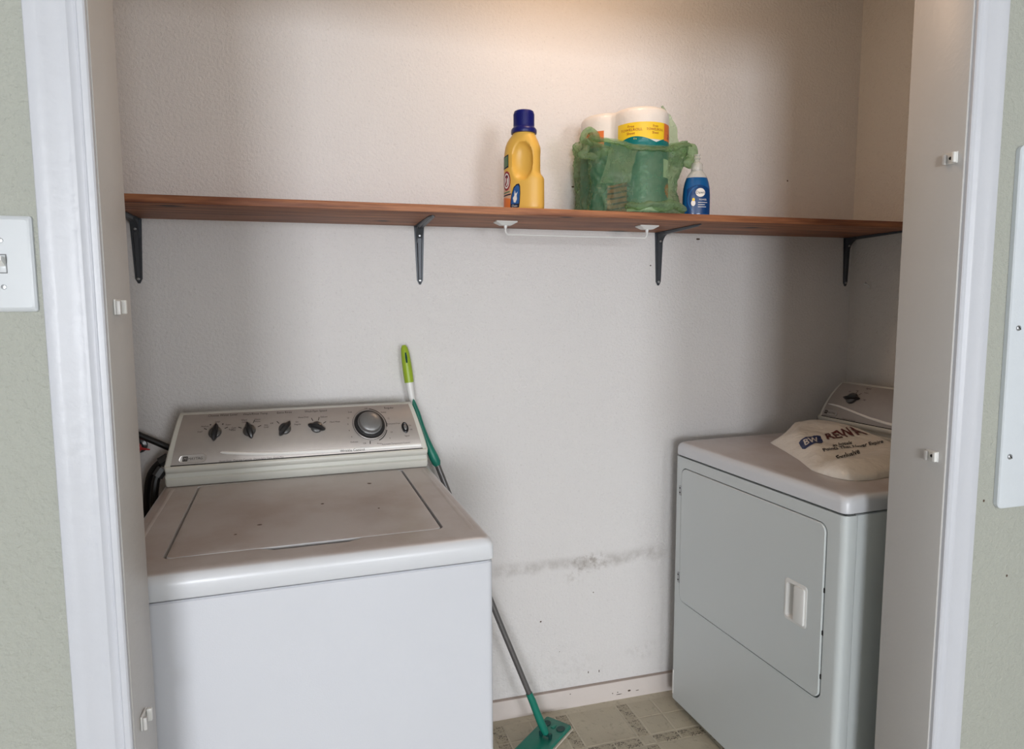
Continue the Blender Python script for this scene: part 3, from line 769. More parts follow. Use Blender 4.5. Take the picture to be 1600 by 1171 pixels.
t = thing('electrical_panel', 'white metal electrical panel cover at the right edge on the wall', 'electrical panel', (1.5105, YF-.0005, 1.306), 0)
t.rotation_euler = (0, -.0065, 0)
bm = nb(); loft(bm, [[(x, y, z) for x, z in rrect(-.180+e, .180-e, -.3655+e, .3655-e, .014, 5)] for y, e in ((0, 0), (-.008, 0), (-.0105, .002), (-.0110, .005))])
obj('cover', bm, 'metal_white', t)
obj('breaker_door', bx(-.115, .115, -.0150, -.0112, -.24, .24, bev=.002), 'metal_white', t)
obj('door_latch', bx(-.108, -.094, -.0180, -.0150, -.02, .02, bev=.002), 'bracket', t)
for x, z in ((-.158, .0075), (-.158, -.256), (.158, .25), (.158, -.256)):
    bm = nb(); lathe(bm, [(.0058, 0), (.0054, .002), (.0036, .0030), (.0006, .0032)], 14); s = obj('screw', xf(bm, Matrix.Rotation(PI/2, 4, 'X')), 'screw', t); s.location = (x, -.0110, z)
    k = obj('screw_slot', bx(-.0042, .0042, -.0037, -.0028, -.0008, .0008), 'black', s); k.rotation_euler = (0, .8, 0)

def catch(x, sgn, y, z, label):
    """little two-lobed plastic catch screwed to a jamb; sgn = direction it sticks out"""
    t = thing('door_catch', label, 'door catch', (x+sgn*.0004, y, z), 0 if sgn < 0 else PI, 'small plastic catches on the door jambs')
    # local -x points into the opening
    bm = nb(); box(bm, -.003, 0, -.014, .014, -.011, .011, bev=.0012); obj('base_plate', bm, 'plastic', t)
    s_ = 1 if sgn < 0 else -1
    bm = nb(); box(bm, -.011, -.003, -.014, -.0075, -.010, .010, bev=.0016); obj('front_prong', bm, 'plastic', t)
    bm = nb(); box(bm, -.009, -.003, .0075, .014, -.011, .009, bev=.0016); obj('back_prong', bm, 'jamb', t)
    bm = nb(); tube(bm, [(-.0028, 0, 0), (-.0036, 0, 0)], .0032, 10); obj('screw_hole', bm, 'black', t)
catch(JR, -1, -.962, 1.6435, 'upper small white plastic catch on the right door jamb')
catch(JR, -1, -.960, 1.0536, 'lower small white plastic catch on the right door jamb')
catch(JL, 1, -.948, 1.3628, 'upper small white plastic catch on the left door jamb')
catch(JL, 1, -.946, .7423, 'lower small white plastic catch on the left door jamb')

# little white wire hook on the right side wall
t = thing('wall_hook', 'tiny white wire hook on the right side wall under the shelf', 'hook', (XR-.0004, -.080, 1.431))
bm = nb(); tube(bm, smooth_path([(0, .010, .004), (-.007, .010, .004), (-.010, .004, .003), (-.011, -.006, .001), (-.010, -.015, -.003), (-.008, -.018, -.009), (-.006, -.014, -.012)]), .0017, 8); obj('hook_wire', bm, 'plastic', t)
bm = nb(); tube(bm, [(0, .010, .004), (-.0035, .010, .004)], [.005, .0042], 12); obj('hook_base', bm, 'plastic', t)

# hoses and valve behind the washer at the left
bm = nb(); tube(bm, smooth_path([(-.600, -.055, 1.078), (-.52, -.055, 1.043), (-.477, -.055, 1.0235), (-.405, -.055, .984), (-.36, -.055, .958), (-.335, -.055, .90), (-.33, -.055, .6), (-.335, -.055, .2)]), .0085, 10)
tag(obj('drain_hose', bm, 'rubber'), 'black drain hose slanting down behind the washing machine console', 'hose')
def supply(name, pts, label):
    bm = nb(); P = smooth_path(pts, 8); tube(bm, P, .0095, 10)
    t = thing(name, label, 'hose', (0, 0, 0), 0, 'washing machine supply hoses'); obj('hose_tube', bm, 'rubber', t)
    a, b = Vector(pts[0]), Vector(pts[1]); d = (b-a).normalized()
    bm = nb(); tube(bm, [a-d*.004, a+d*.02], .0145, 8); obj('coupling', bm, 'knob', t)
supply('water_hose', [(-.402, -.092, .962), (-.422, -.095, .950), (-.442, -.095, .925), (-.455, -.085, .88), (-.458, -.09, .80), (-.452, -.09, .60), (-.44, -.08, .3), (-.42, -.07, .10)], 'outer black supply hose curling down left of the washing machine')
supply('water_hose', [(-.404, -.150, .945), (-.414, -.155, .930), (-.420, -.160, .905), (-.424, -.165, .85), (-.424, -.165, .75), (-.424, -.16, .5), (-.424, -.155, .3), (-.424, -.15, .12)], 'inner black supply hose hanging close to the washing machine side')
t = thing('water_valve', 'red-handled water valve on the wall half hidden by the left jamb', 'valve', (-.490, -.0006, .985))
bm = nb(); lathe(bm, [(.022, 0), (.020, .004), (.012, .006), (.010, .035), (.001, .036)], 18); obj('valve_body', xf(bm, Matrix.Rotation(PI/2, 4, 'X')), 'knob', t)
bm = nb(); tube(bm, [(-.012, -.042, .002), (.020, -.042, -.003), (.036, -.042, -.006)], [.0040, .0034, .0018], 8); obj('valve_lever', bm, 'red', t)
bm = nb(); lathe(bm, [(.015, .033), (.016, .036), (.015, .043), (.004, .045)], 12); obj('valve_wheel', xf(bm, Matrix.Rotation(PI/2, 4, 'X')), 'red', t)

# ------------------------------------------------------------------ flat mop
mop = thing('flat_mop', 'teal flat mop with lime-tipped handle leaning behind the washing machine', 'mop', (.640, -.160, 0))
def ml(p): return (p[0]-.640, p[1]+.160, p[2])
P1 = [(.2385, -.030, 1.248), (.2400, -.030, 1.240), (.2425, -.031, 1.222), (.2455, -.033, 1.195), (.2488, -.036, 1.165), (.2518, -.038, 1.137)]
bm = nb(); tube(bm, [ml(p) for p in P1], [.005, .010, .0125, .0140, .0145, .0140], 16); obj('handle_tip', bm, 'lime', mop)
bm = nb(); tube(bm, [ml((.2420, -.0405, 1.226)), ml((.2435, -.043, 1.212)), ml((.2450, -.0455, 1.196))], [.004, .0058, .004], 10, flat=.6); obj('hang_hole', bm, 'mop_dark', mop)
P2 = [(.2515, -.038, 1.139), (.2545, -.0405, 1.115), (.258, -.043, 1.092), (.2625, -.046, 1.066)]
bm = nb(); tube(bm, [ml(p) for p in P2], [.0118, .0112, .0100, .0085], 14); obj('white_collar', bm, 'plastic', mop)
P3 = [(.2590, -.049, 1.092), (.2635, -.050, 1.072), (.272, -.053, 1.045), (.2825, -.058, 1.005), (.294, -.063, .97), (.306, -.068, .938), (.3160, -.071, .914), (.3235, -.0735, .897), (.3270, -.0745, .888)]
bm = nb(); tube(bm, [ml(p) for p in P3], [.003, .0070, .0088, .0098, .0105, .0122, .0142, .0135, .0095], 16); obj('teal_sleeve', bm, 'mop_green', mop)
P4 = [(.3255, -.0742, .892), (.345, -.079, .838), (.42, -.101, .625), (.50, -.122, .405), (.5810, -.144, .190), (.598, -.1485, .145)]
bm = nb(); tube(bm, [ml(p) for p in P4], .0088, 14); obj('pole', bm, 'pole', mop)
P5 = [(.590, -.1465, .165), (.600, -.149, .140), (.612, -.152, .105), (.623, -.155, .075), (.634, -.1575, .048), (.641, -.160, .031)]
bm = nb(); tube(bm, [ml(p) for p in P5], [.0105, .0115, .0115, .0125, .0125, .010], 14); obj('socket', bm, 'mop_green', mop)
ha = math.atan2(-.645, -.764)
MH = Matrix.Translation((-.0245, -.012, 0)) @ Matrix.Rotation(ha, 4, 'Z')
bm = nb(); loft(bm, [[(x, y, z) for x, y in rrect(-.125-e, .125+e, -.046-e, .046+e, .006, 3)] for z, e in ((.001, .003), (.004, .005), (.0085, .004))])
obj('cleaning_cloth', xf(bm, MH), 'cloth', mop)
bm = nb(); loft(bm, [[(x, y, z) for x, y in rrect(-.125+e, .125-e, -.046+e, .046-e, .006, 3)] for z, e in ((.0085, .002), (.010, 0), (.0165, .0006), (.0185, .003))])
head = obj('mop_plate', xf(bm, MH), 'mop_green', mop)
for sx in (-.088, .088):
    for sy in (-.026, .026):
        bm = nb(); lathe(bm, [(.0165, .0180), (.0165, .0196), (.0135, .0204), (.010, .0192), (.001, .0188)], 16, (sx, sy), 1, .8); obj('cloth_gripper', xf(bm, MH), 'mop_dark', head)
    bm = nb(); box(bm, sx-.010, sx+.010, -.006, .006, .0182, .0204, bev=.001); obj('plate_clip', xf(bm, MH), 'mop_green', head)
bm = nb()
for s in (-1, 1): box(bm, -.006+.0, .006, s*.017-.004, s*.017+.004, .018, .036, bev=.002)
tube(bm, [(0, -.021, .029), (0, .021, .029)], .0058, 10)
obj('swivel_joint', xf(bm, Matrix.Translation((0, 0, 0)) @ Matrix.Rotation(ha, 4, 'Z')), 'mop_dark', mop)

# ------------------------------------------------------------------ laundry detergent bottle
bot = thing('detergent_bottle', 'yellow laundry detergent bottle with navy cap on the wooden shelf', 'bottle', (.5520, -.228, ZS+.0006), -.62)
bot.scale = (.83, .86, 1.0)
AL = [(0, .060), (.004, .0655), (.012, .0675), (.15, .0660), (.170, .0625), (.185, .0560), (.196, .0470), (.204, .0385), (.210, .0350)]
AR = [(0, .060), (.004, .0655), (.012, .0675), (.086, .0670), (.092, .0640), (.099, .0560), (.106, .0535), (.150, .0530), (.160, .0545), (.172, .0535), (.186, .0470), (.197, .0410), (.205, .0375), (.210, .0350)]
BD = [(0, .032), (.005, .0365), (.012, .0378), (.15, .0375), (.18, .0360), (.20, .0345), (.210, .0335)]
def pocket(x, z):
    zc = max(-1, min(1, (z-.131)/.050)); w_ = math.sqrt(max(0, 1-abs(zc)**2.6)); q = abs((x-.006)/(.034*w_+1e-6))
    return .023*max(0, 1-q**2.4)**.7*w_ if q < 1 else 0
def bsurf(th, z):
    al, ar, b = interp(AL, z), interp(AR, z), interp(BD, z); n_ = 2.7 if z < .18 else 2.7-.7*min(1, (z-.18)/.03)
    c, s = math.cos(th), math.sin(th); a = ar if c > 0 else al
    x = a*math.copysign(abs(c)**(2/n_), c); y = b*math.copysign(abs(s)**(2/n_), s)
    return x, y-math.copysign(min(pocket(x, z), abs(y)*.85), y)
bm = nb(); zs = [0, .002, .005, .010]+[.018+.0048*i for i in range(40)]+[.2085, .211]
loft(bm, [[(*bsurf(2*PI*k/96, z), z) for k in range(96)] for z in zs]); obj('bottle_body', bm, 'yellow', bot, angle=60)
bm = nb(); prof = [(.0335, .207), (.0372, .208), (.0378, .213), (.0372, .218), (.0340, .222), (.0305, .2245), (.0300, .228), (.0296, .262), (.0285, .2655), (.026, .267), (.001, .267)]
lathe(bm, prof, 40); cap = obj('cap', bm, 'navy', bot); cap.scale = (1.12, 1.09, 1)
bm = nb()
for k in range(40):
    a = 2*PI*k/40; box(bm, .0296, .0306, -.0010, .0010, .228, .259, T=Matrix.Rotation(a, 4, 'Z'))
obj('cap_ribs', bm, 'navy', cap)
def bfront(x, z, off=.0006):
    """front surface (towards -y) of the bottle"""
    al, ar, b = interp(AL, z), interp(AR, z), interp(BD, z); a = ar if x > 0 else al; n_ = 2.7
    y = b*max(0.0, 1-min(1, abs(x)/a)**n_)**(1/n_); y -= min(pocket(x, z), y*.85)
    nx = math.copysign((abs(x)/a)**(n_-1)/a, x); ny = (max(1e-6, y)/b)**(n_-1)/b; l_ = math.hypot(nx, ny)
    return Vector((x+off*nx/l_, -(y+off*ny/l_), z))
def lab(name, VF, m, par, off=.0006, sub=.006):
    bm = nb(); put2d(bm, VF, lambda x, z: bfront(x, z, off), sub); return obj(name, bm, m, par)
lab('front_label', grid2d(lambda u, v: (-.0655+.0375*u-.010*v*u, .006+.098*v), 12, 16), 'lab_skin', bot, .0004)
lab('orange_band', grid2d(lambda u, v: (-.0655+.034*u, .006+.032*v-.006*u*v), 12, 6), 'lab_orange', bot, .0007)
lb = lab('green_flag', grid2d(lambda u, v: (-.0630+.0215*u, .112+.034*v+.005*u), 8, 6), 'lab_navy', bot, .0008)
lab('flag_field', grid2d(lambda u, v: (-.0612+.0178*u, .1155+.027*v+.005*u), 8, 6), 'lab_green', lb, .0011)
rg = lab('round_emblem', disc2d(-.0490, .081, .0150, .0260, 28, 4), 'lab_red', bot, .0009)
lab('emblem_field', disc2d(-.0490, .081, .0112, .0205, 28, 4), 'lab_white', rg, .0012)
lab('emblem_ring', disc2d(-.0490, .081, .0085, .016, 28, 2, .80), 'lab_red', rg, .0014)
# raised arm holding a hammer
lab('emblem_arm', poly2d([(-.0545, .071), (-.0505, .070), (-.0470, .078), (-.0475, .086), (-.0440, .090), (-.0455, .0935), (-.0505, .090), (-.0510, .081)]), 'lab_red', rg, .0016, .003)
lab('emblem_hammer', poly2d([(-.0530, .0915), (-.0520, .0895), (-.0430, .0935), (-.0440, .0965)]), 'lab_navy', rg, .0017, .003)
for i, (z_, w_) in enumerate(((.049, .026), (.042, .030))):
    lab('label_line', grid2d(lambda u, v: (-.0625+w_*u, z_-.002+.0036*v+.003*u), 8, 1), 'lab_navy' if i else 'lab_green', bot, .0010)
bl = lab('splash_panel', poly2d([(-.0350, .006), (-.0040, .008), (-.0015, .020), (.0005, .045), (.0000, .064), (-.0040, .071), (-.0130, .070), (-.0230, .062), (-.0300, .045), (-.0340, .025)]), 'lab_navy', bot, .0010, .005)
lab('splash_water', poly2d([(-.0320, .018), (-.0050, .018), (-.0030, .030), (-.0020, .046), (-.0030, .062), (-.0070, .067), (-.0130, .066), (-.0210, .059), (-.0275, .044), (-.0310, .028)]), 'lab_blue', bl, .0013, .004)
lab('splash_drop', poly2d([(-.0220, .022), (-.0160, .021), (-.0110, .030), (-.0120, .040), (-.0085, .050), (-.0150, .044), (-.0185, .054), (-.0200, .040), (-.0250, .034)]), 'lab_white', bl, .0016, .004)
lab('splash_caption', text2d('CleanBurst', .0058), 'lab_white', bl, .0016, .003) if False else None
bm = nb(); put2d(bm, text2d('Clean', .0085), lambda a, c_: bfront(a-.0195, c_+.0125, .0016), .004); obj('panel_lettering', bm, 'lab_white', bl)

# ------------------------------------------------------------------ pack of paper rolls in a green carrier bag
PC = (.885, -.160)
LOB = [(.022, -.058, .078), (-.046, .030, .076), (.068, .030, .068), (.010, .058, .072)]
def hull_r(th, lobs):
    best = .03; c, s_ = math.cos(th), math.sin(th)
    for x, y, r in lobs:
        q = x*c+y*s_; disc = r*r-(x*s_-y*c)**2
        if disc > 0: best = max(best, q+math.sqrt(disc))
    return best
def pr(th): return hull_r(th, LOB)
_pr = [pr(2*PI*k/144) for k in range(144)]
for _ in range(3): _pr = [max(_pr[k], (_pr[k-2]+_pr[(k+2) % 144])/2*.996) for k in range(144)]
_pr = [(_pr[k-1]+2*_pr[k]+_pr[(k+1) % 144])/4 for k in range(144)]
def PR(th):
    k = (th/(2*PI)*144) % 144; i = int(k); f_ = k-i
    return _pr[i]*(1-f_)+_pr[(i+1) % 144]*f_
pack = thing('paper_roll_pack', 'white and teal wrapped pack of paper rolls standing in the green bag', 'paper rolls', (PC[0], PC[1], ZS+.0012))
PH = .292
def pk_pt(th, z, off=0):
    e = 0
    if z > PH-.02: e = .02-math.sqrt(max(0, .02**2-(z-PH+.02)**2))
    if z < .012: e = .012-math.sqrt(max(0, .012**2-(.012-z)**2))
    r = PR(th)-e+off+.0012*noise.noise((math.cos(th)*6, math.sin(th)*6, z*30)) if off >= 0 else 0
    return Vector((r*math.cos(th), r*math.sin(th), z))
bm = nb(); zz = [.0005, .003, .007, .012]+[.02+.0126*i for i in range(20)]+[PH-.02+.02*math.sin(PI/2*k/6) for k in range(1, 7)]
zz = sorted(set(round(z, 5) for z in zz if z <= PH))
loops = [[pk_pt(2*PI*k/144, z) for k in range(144)] for z in zz]
loops.append([Vector((p.x*.6, p.y*.6, PH+.004)) for p in loops[-1]]); loops.append([Vector((p.x*.1, p.y*.1, PH+.005)) for p in loops[-2]])
loft(bm, loops); obj('wrapped_rolls', bm, 'clear_white', pack, angle=70)
D = math.radians
def wave(th):   # scalloped upper edge of the teal print
    return .192+.016*abs(math.sin((th-D(-78))*3.6))
def ppatch(name, a0, a1, z0, z1, m, par, off=.0008, nu=30, nv=8):
    f0 = z0 if callable(z0) else (lambda th: z0); f1 = z1 if callable(z1) else (lambda th: z1)
    bm = nb(); put2d(bm, grid2d(lambda u, v: (D(a0)+D(a1-a0)*u, v), nu, nv), lambda th, v: pk_pt(th, f0(th)+(f1(th)-f0(th))*v, off))
    return obj(name, bm, m, par)
ppatch('teal_print', -200, 160, .003, wave, 'teal_film', pack, .0007, 144, 14)
yl = ppatch('yellow_label', -128, -62, lambda th: wave(th)+.002 if False else .200, .246, 'lab_yellow', pack, .0006, 30, 6)
ppatch('orange_square', -66, -48, .200, .246, 'lab_orange', pack, .0010, 10, 6)
ppatch('orange_square', -186, -156, .196, .240, 'lab_orange', pack, .0010, 12, 6)
ppatch('orange_square', 22, 40, .200, .246, 'lab_orange', pack, .0010, 10, 6)
def ptext(body, size, a, z, m, off=.0016):
    bm = nb(); put2d(bm, text2d(body, size), lambda x, y: pk_pt(D(a)+x/PR(D(a)), z+y, off), .004); return obj('pack_lettering', bm, m, pack)
ptext('Free\nTOWELROLL\nSheet', .0095, -108, .226, 'lab_red'); ptext('Free\nTOWELROLL\nSheet', .0090, -79, .226, 'lab_red')
ptext('26', .018, -56, .212, 'lab_red'); ptext('4', .02, -163, .213, 'lab_navy')
# white sheet window, starburst with a number, brown picture with stripes
ppatch('pale_window', -66, -46, .100, .150, 'clear_white', pack, .0010, 10, 6)
SB = []
for k in range(24):
    r = .020 if k % 2 else .0155; SB.append((r*math.cos(2*PI*k/24), r*math.sin(2*PI*k/24)))
bm = nb(); put2d(bm, poly2d(SB), lambda x, y: pk_pt(D(-55)+x/PR(D(-55)), .066+y, .0014), .006); obj('starburst', bm, 'lab_orange', pack)
ptext('425', .0165, -55, .066, 'lab_white', .0019)
bp = ppatch('brown_picture', -150, -112, .006, .085, 'lab_brown', pack, .0010, 16, 8)
for k in range(5): ppatch('dark_stripe', -152, -110, .014+.015*k, .019+.015*k, 'lab_navy', bp, .0014, 16, 1)

bag = thing('carrier_bag', 'translucent green plastic carrier bag around the paper rolls on the shelf', 'bag', (PC[0], PC[1], ZS+.0008))
BLOB = [(.078, -.062, .072), (-.066, -.060, .072), (-.066, .058, .068), (.078, .058, .070)]
_br = [hull_r(2*PI*k/144, BLOB) for k in range(144)]
for _ in range(6): _br = [max(_br[k], (_br[k-2]+_br[(k+2) % 144])/2*.997) for k in range(144)]
def BR(th):
    k = (th/(2*PI)*144) % 144; i = int(k); f_ = k-i
    return _br[i]*(1-f_)+_br[(i+1) % 144]*f_
def rim(th):    # height of the bag mouth around the pack
    d = math.degrees(th) % 360
    tab = [(0, .225), (25, .245), (55, .262), (80, .262), (110, .24), (150, .225), (185, .222), (200, .224), (225, .200), (250, .188), (275, .182), (298, .186), (318, .205), (340, .222), (360, .225)]
    return interp(tab, d)
def bag_pt(th, v):
    z = rim(th)*v; p = Vector((math.cos(th), math.sin(th), z*7))
    w_ = noise.noise(Vector((p.x*3.2, p.y*3.2, p.z*1.6)))*.010+noise.noise(Vector((p.x*8+5, p.y*8, p.z*3.8)))*.006-abs(noise.noise(Vector((p.x*5+p.z*1.5, p.y*5-p.z, p.z*2.6))))*.014-abs(noise.noise(Vector((p.x*13-p.z*2, p.y*13+p.z*2, p.z*6))))*.010-abs(noise.noise(Vector((p.x*22+p.z*7, p.y*22-p.z*5, p.z*11))))*.006
    d = math.degrees(th) % 360
    flare = .016*max(0, 1-abs(((d-340+180) % 360)-180)/50)*max(0, 1-abs(v-.85)/.4)
    foot = .008*max(0, 1-abs(((d-318+180) % 360)-180)/30)*max(0, 1-v/.14)
    slack = 1-.10*math.sin(PI*min(1, v*1.1))*(1 if 280 < d or d < 20 else .4)
    r = max(PR(th)+.0035, BR(th)*slack+.004+w_+flare+foot)
    if v < .05: r -= .008*(1-v/.05)**2
    r = min(r, .150/max(.3, math.sin(th))) if 30 < d < 150 else r
    r = min(r, .146/max(.3, -math.sin(th))) if 210 < d < 330 else r
    return Vector((r*math.cos(th), r*math.sin(th), z+.0002))
bm = nb(); nth, nv = 260, 80
loops = [[bag_pt(2*PI*k/nth, j/nv) for k in range(nth)] for j in range(nv+1)]
loft(bm, loops, cap0=True, cap1=False); obj('bag_body', bm, 'bag_green', bag, angle=180, recalc=False)
def crumple(bm, amp, sc, seed=0):
    for v in bm.verts:
        p = v.co*sc+Vector((seed, seed*.7, 0)); v.co += Vector((noise.noise(p), noise.noise(p+Vector((9, 0, 0))), noise.noise(p+Vector((0, 9, 0)))))*amp
    return bm
# gathered band along the mouth at the front
bm = nb(); P = []
for k in range(27):
    th = D(205+k*(345-205)/26); q = bag_pt(th, .97); P.append(q*1.0+Vector((math.cos(th), math.sin(th), 0))*.003+Vector((0, 0, -.004)))
tube(bm, P, [.004+.008*max(0, math.sin(PI*i/26))**.5 for i in range(27)], 12, flat=.45); obj('gathered_mouth', crumple(bm, .006, 45), 'bag_green', bag, angle=180)
# right handle: crumpled loop standing off the rim
bm = nb(); P = smooth_path([(.085, -.075, .186), (.120, -.055, .190), (.155, -.045, .198), (.186, -.045, .200), (.198, -.045, .182), (.188, -.045, .164), (.160, -.05, .160), (.120, -.060, .166), (.085, -.085, .168)], 6)
n_ = len(P); tube(bm, P, [.015+.007*math.sin(PI*i/(n_-1)) for i in range(n_)], 16, flat=.75); h1 = obj('handle_loop', crumple(bm, .011, 38, 3), 'bag_green', bag, angle=180)
bm = nb()
def sheet(c0, c1, nu, nv, amp, sc, seed):
    """strip between two edge curves, gently crumpled"""
    A_, B_ = smooth_path(c0, nu), smooth_path(c1, nu); rows = []
    for j in range(nv+1): rows.append([a.lerp(b, j/nv)+Vector((0, .008*math.sin(PI*j/nv), 0)) for a, b in zip(A_, B_)])
    b_ = nb(); loft(b_, rows, False, False, closed=False); return crumple(b_, amp, sc, seed)
obj('handle_peak', sheet([(.080, -.072, .17), (.094, -.055, .22), (.100, -.042, .27), (.104, -.030, .322)], [(.150, -.050, .19), (.152, -.045, .235), (.144, -.035, .275), (.109, -.029, .326)], 5, 8, .005, 40, 6), 'bag_green', bag, angle=180)
# left handle: folded loop
bm = nb(); P = smooth_path([(-.085, -.085, .178), (-.125, -.065, .192), (-.150, -.045, .212), (-.128, -.04, .236), (-.112, -.04, .215), (-.150, -.055, .180), (-.158, -.060, .160), (-.120, -.085, .162), (-.085, -.105, .170)], 6)
n_ = len(P); tube(bm, P, [.009+.004*math.sin(PI*i/(n_-1)) for i in range(n_)], 14, flat=.6); obj('handle_loop', crumple(bm, .008, 42, 8), 'bag_green', bag, angle=180)
# folded tongue hanging over the front
def fl(a, z, o): 
    q = max(PR(D(a)), BR(D(a)))+o; return (q*math.cos(D(a)), q*math.sin(D(a)), z)
obj('hanging_fold', sheet([fl(-128, .185, .010), fl(-131, .15, .014), fl(-134, .11, .016), fl(-138, .078, .012)], [fl(-98, .185, .010), fl(-104, .15, .014), fl(-108, .11, .016), fl(-110, .078, .012)], 5, 8, .003, 40, 12), 'bag_green', bag, angle=180)
# crushed corner spreading on the board
bm = nb(); P = smooth_path([fl(-112, .012, -.002), fl(-92, .022, .004), fl(-74, .018, .002), fl(-58, .024, .004), fl(-48, .016, .008), fl(-43, .012, .006)], 5)
n_ = len(P); tube(bm, P, [.007+.006*max(0, math.sin(PI*i/(n_-1)))**.6 for i in range(n_)], 14, flat=.8); crumple(bm, .010, 46, 15)
for v in bm.verts: v.co.z = max(v.co.z, .0006)
obj('crushed_corner', bm, 'bag_green', bag, angle=180)

# ------------------------------------------------------------------ dish soap bottle
soap = thing('dish_soap_bottle', 'small blue dish soap bottle with clear cap right of the green bag', 'bottle', (1.0730, -.248, ZS+.0006), -.22)
soap.scale = (.92, .92, 1.0)
SP = [(.0395, 0), (.0420, .002), (.0430, .006), (.0432, .03), (.0430, .060), (.0415, .080), (.0375, .098), (.0330, .110)]
def sup(r, z, n_=2.4, sy=.62):
    out_ = []
    for k in range(48):
        c, s = math.cos(2*PI*k/48), math.sin(2*PI*k/48); out_.append((r*math.copysign(abs(c)**(2/n_), c), r*sy*math.copysign(abs(s)**(2/n_), s), z))
    return out_
bm = nb(); loft(bm, [sup(r, z) for r, z in SP]); obj('soap_body', bm, 'soap', soap)
bm = nb(); loft(bm, [sup(r, z, 2.4-.4*(z-.110)/.024, .62+.30*(z-.110)/.024) for r, z in ((.0330, .1102), (.0285, .118), (.0235, .1245), (.0185, .1290), (.0180, .1340))]); obj('clear_shoulder', bm, 'clear', soap)
bm = nb(); lathe(bm, [(.0172, .1335), (.0178, .136), (.0176, .148), (.0150, .153), (.0090, .156), (.0080, .163), (.0105, .165), (.0105, .168), (.0085, .170), (.0082, .1735), (.0105, .1745), (.0108, .177), (.001, .178)], 26)
cp = obj('push_cap', bm, 'clear', soap)
def sfront(x, z, off=.0006):
    r = interp([(b, a) for a, b in SP], z); b = r*.62; n_ = 2.4
    y = b*max(0.0, 1-min(1, abs(x)/r)**n_)**(1/n_); return Vector((x*(1+off/r), -(y+off), z))
def slab(name, VF, m, par=soap, off=.0006):
    bm = nb(); put2d(bm, VF, lambda x, z: sfront(x, z, off), .005); return obj(name, bm, m, par)
sl = slab('blue_label', grid2d(lambda u, v: (-.0360+.0720*u, .006+(.070+.012*math.sin(PI*u))*v), 16, 12), 'soap_deep', soap, .0005)
slab('swirl', grid2d(lambda u, v: ((.030+.004*v)*math.cos(PI*(.55+.75*u)), .046+(.036+.004*v)*math.sin(PI*(.55+.75*u))), 18, 1), 'soap', sl, .0009)
slab('white_oval', disc2d(.004, .066, .0150, .0125), 'lab_white', sl, .0009)
bm = nb(); put2d(bm, text2d('Dawn', .0115), lambda x, y: sfront(x+.004, y+.066, .0013), .004); obj('brand_lettering', bm, 'lab_navy', sl)
bm = nb(); put2d(bm, text2d('POWER', .0070), lambda x, y: sfront(x+.012, y+.0455, .0010), .004)
for k, w_ in enumerate((.030, .022, .026)): put2d(bm, grid2d(lambda u, v: (-.003+w_*u, .037-.0062*k+.0014*v), 6, 1), lambda x, z: sfront(x, z, .0010))
obj('label_lettering', bm, 'lab_white', sl)
slab('duckling_body', disc2d(-.0175, .036, .0065, .0085), 'lab_white', sl, .0010); slab('duckling_head', disc2d(-.0170, .046, .0042, .0045), 'lab_yellow', sl, .0012)

# ------------------------------------------------------------------ white plastic bag lying on the dryer
BC = (1.455, -.385)
EDGE = [(1.685, -.27), (1.680, -.17), (1.640, -.085), (1.53, -.112), (1.392, -.200), (1.350, -.330), (1.312, -.435), (1.262, -.545), (1.262, -.615), (1.280, -.660), (1.335, -.670), (1.440, -.650), (1.56, -.580), (1.650, -.450)]
def er(th):
    c, q_ = math.cos(th), math.sin(th); best = .02
    for (x0, y0), (x1, y1) in zip(EDGE, EDGE[1:]+EDGE[:1]):
        x0, y0, x1, y1 = x0-BC[0], y0-BC[1], x1-BC[0], y1-BC[1]; ex_, ey_ = x1-x0, y1-y0
        den = c*ey_-q_*ex_
        if abs(den) < 1e-9: continue
        t = (x0*ey_-y0*ex_)/den; u = (x0*q_-y0*c)/den
        if t > 0 and -.001 <= u <= 1.001: best = max(best, t)
    return best
_E = [er(-PI+2*PI*k/180) for k in range(180)]
_E = [(_E[k-1]+2*_E[k]+_E[(k+1) % 180])/4 for k in range(180)]
def er(th):
    k = ((th+PI) % (2*PI))/(2*PI)*180; i = int(k) % 180; f_ = k-int(k); return _E[i]*(1-f_)+_E[(i+1) % 180]*f_
def bag_h(x, y):
    dx, dy = x-BC[0], y-BC[1]; th = math.atan2(dy, dx); q = min(1, math.hypot(dx, dy)/er(th))
    near = max(0, min(1, (-dy-.10)/.14)); near = near*near*(3-2*near)
    right_ = max(0, min(1, (dx+.04)/.12)); t_ = min(1, (1-q)/(.60-.36*near-.44*right_*(1-near))); rise = t_*(2-t_)
    h = (.041+max(-.010, min(.012, .055*dy)))*(rise*(1-near)+near*math.sqrt(max(0, rise)))
    u = (x-1.36)*.96+(y+.60)*.20; v = -(x-1.36)*.20+(y+.60)*.96
    pocket_ = max(0, 1-q**5)
    h += .012*math.exp(-(u/.16)**2-(v/.040)**2)*pocket_ - .010*math.exp(-(u/.15)**2-((v-.070)/.018)**2)*pocket_
    h += .016*math.exp(-((x-1.63)/.08)**2-((y+.26)/.09)**2)*max(0, 1-q**3)
    h += (noise.noise(Vector((x*9, y*9, 2)))*.006-abs(noise.noise(Vector((x*20+y*10, y*17, 5))))*.005-abs(noise.noise(Vector((x*34-y*20, y*30, 9))))*.0025)*max(0, 1-q**3)
    e1 = abs((y+.262)*.8-(x-1.405)*.6)     # crease running in from the left corner
    h -= .005*math.exp(-(e1/.010)**2)*max(0, 1-q**3)
    return max(h, .0008+.0015*(1-q))
BZ = DT+.0008
sb = thing('shopping_bag', 'crumpled white plastic bag with blue logo lying on the dryer top', 'bag', (BC[0], BC[1], BZ))
bm = nb(); nth, nr = 120, 40; rows = []
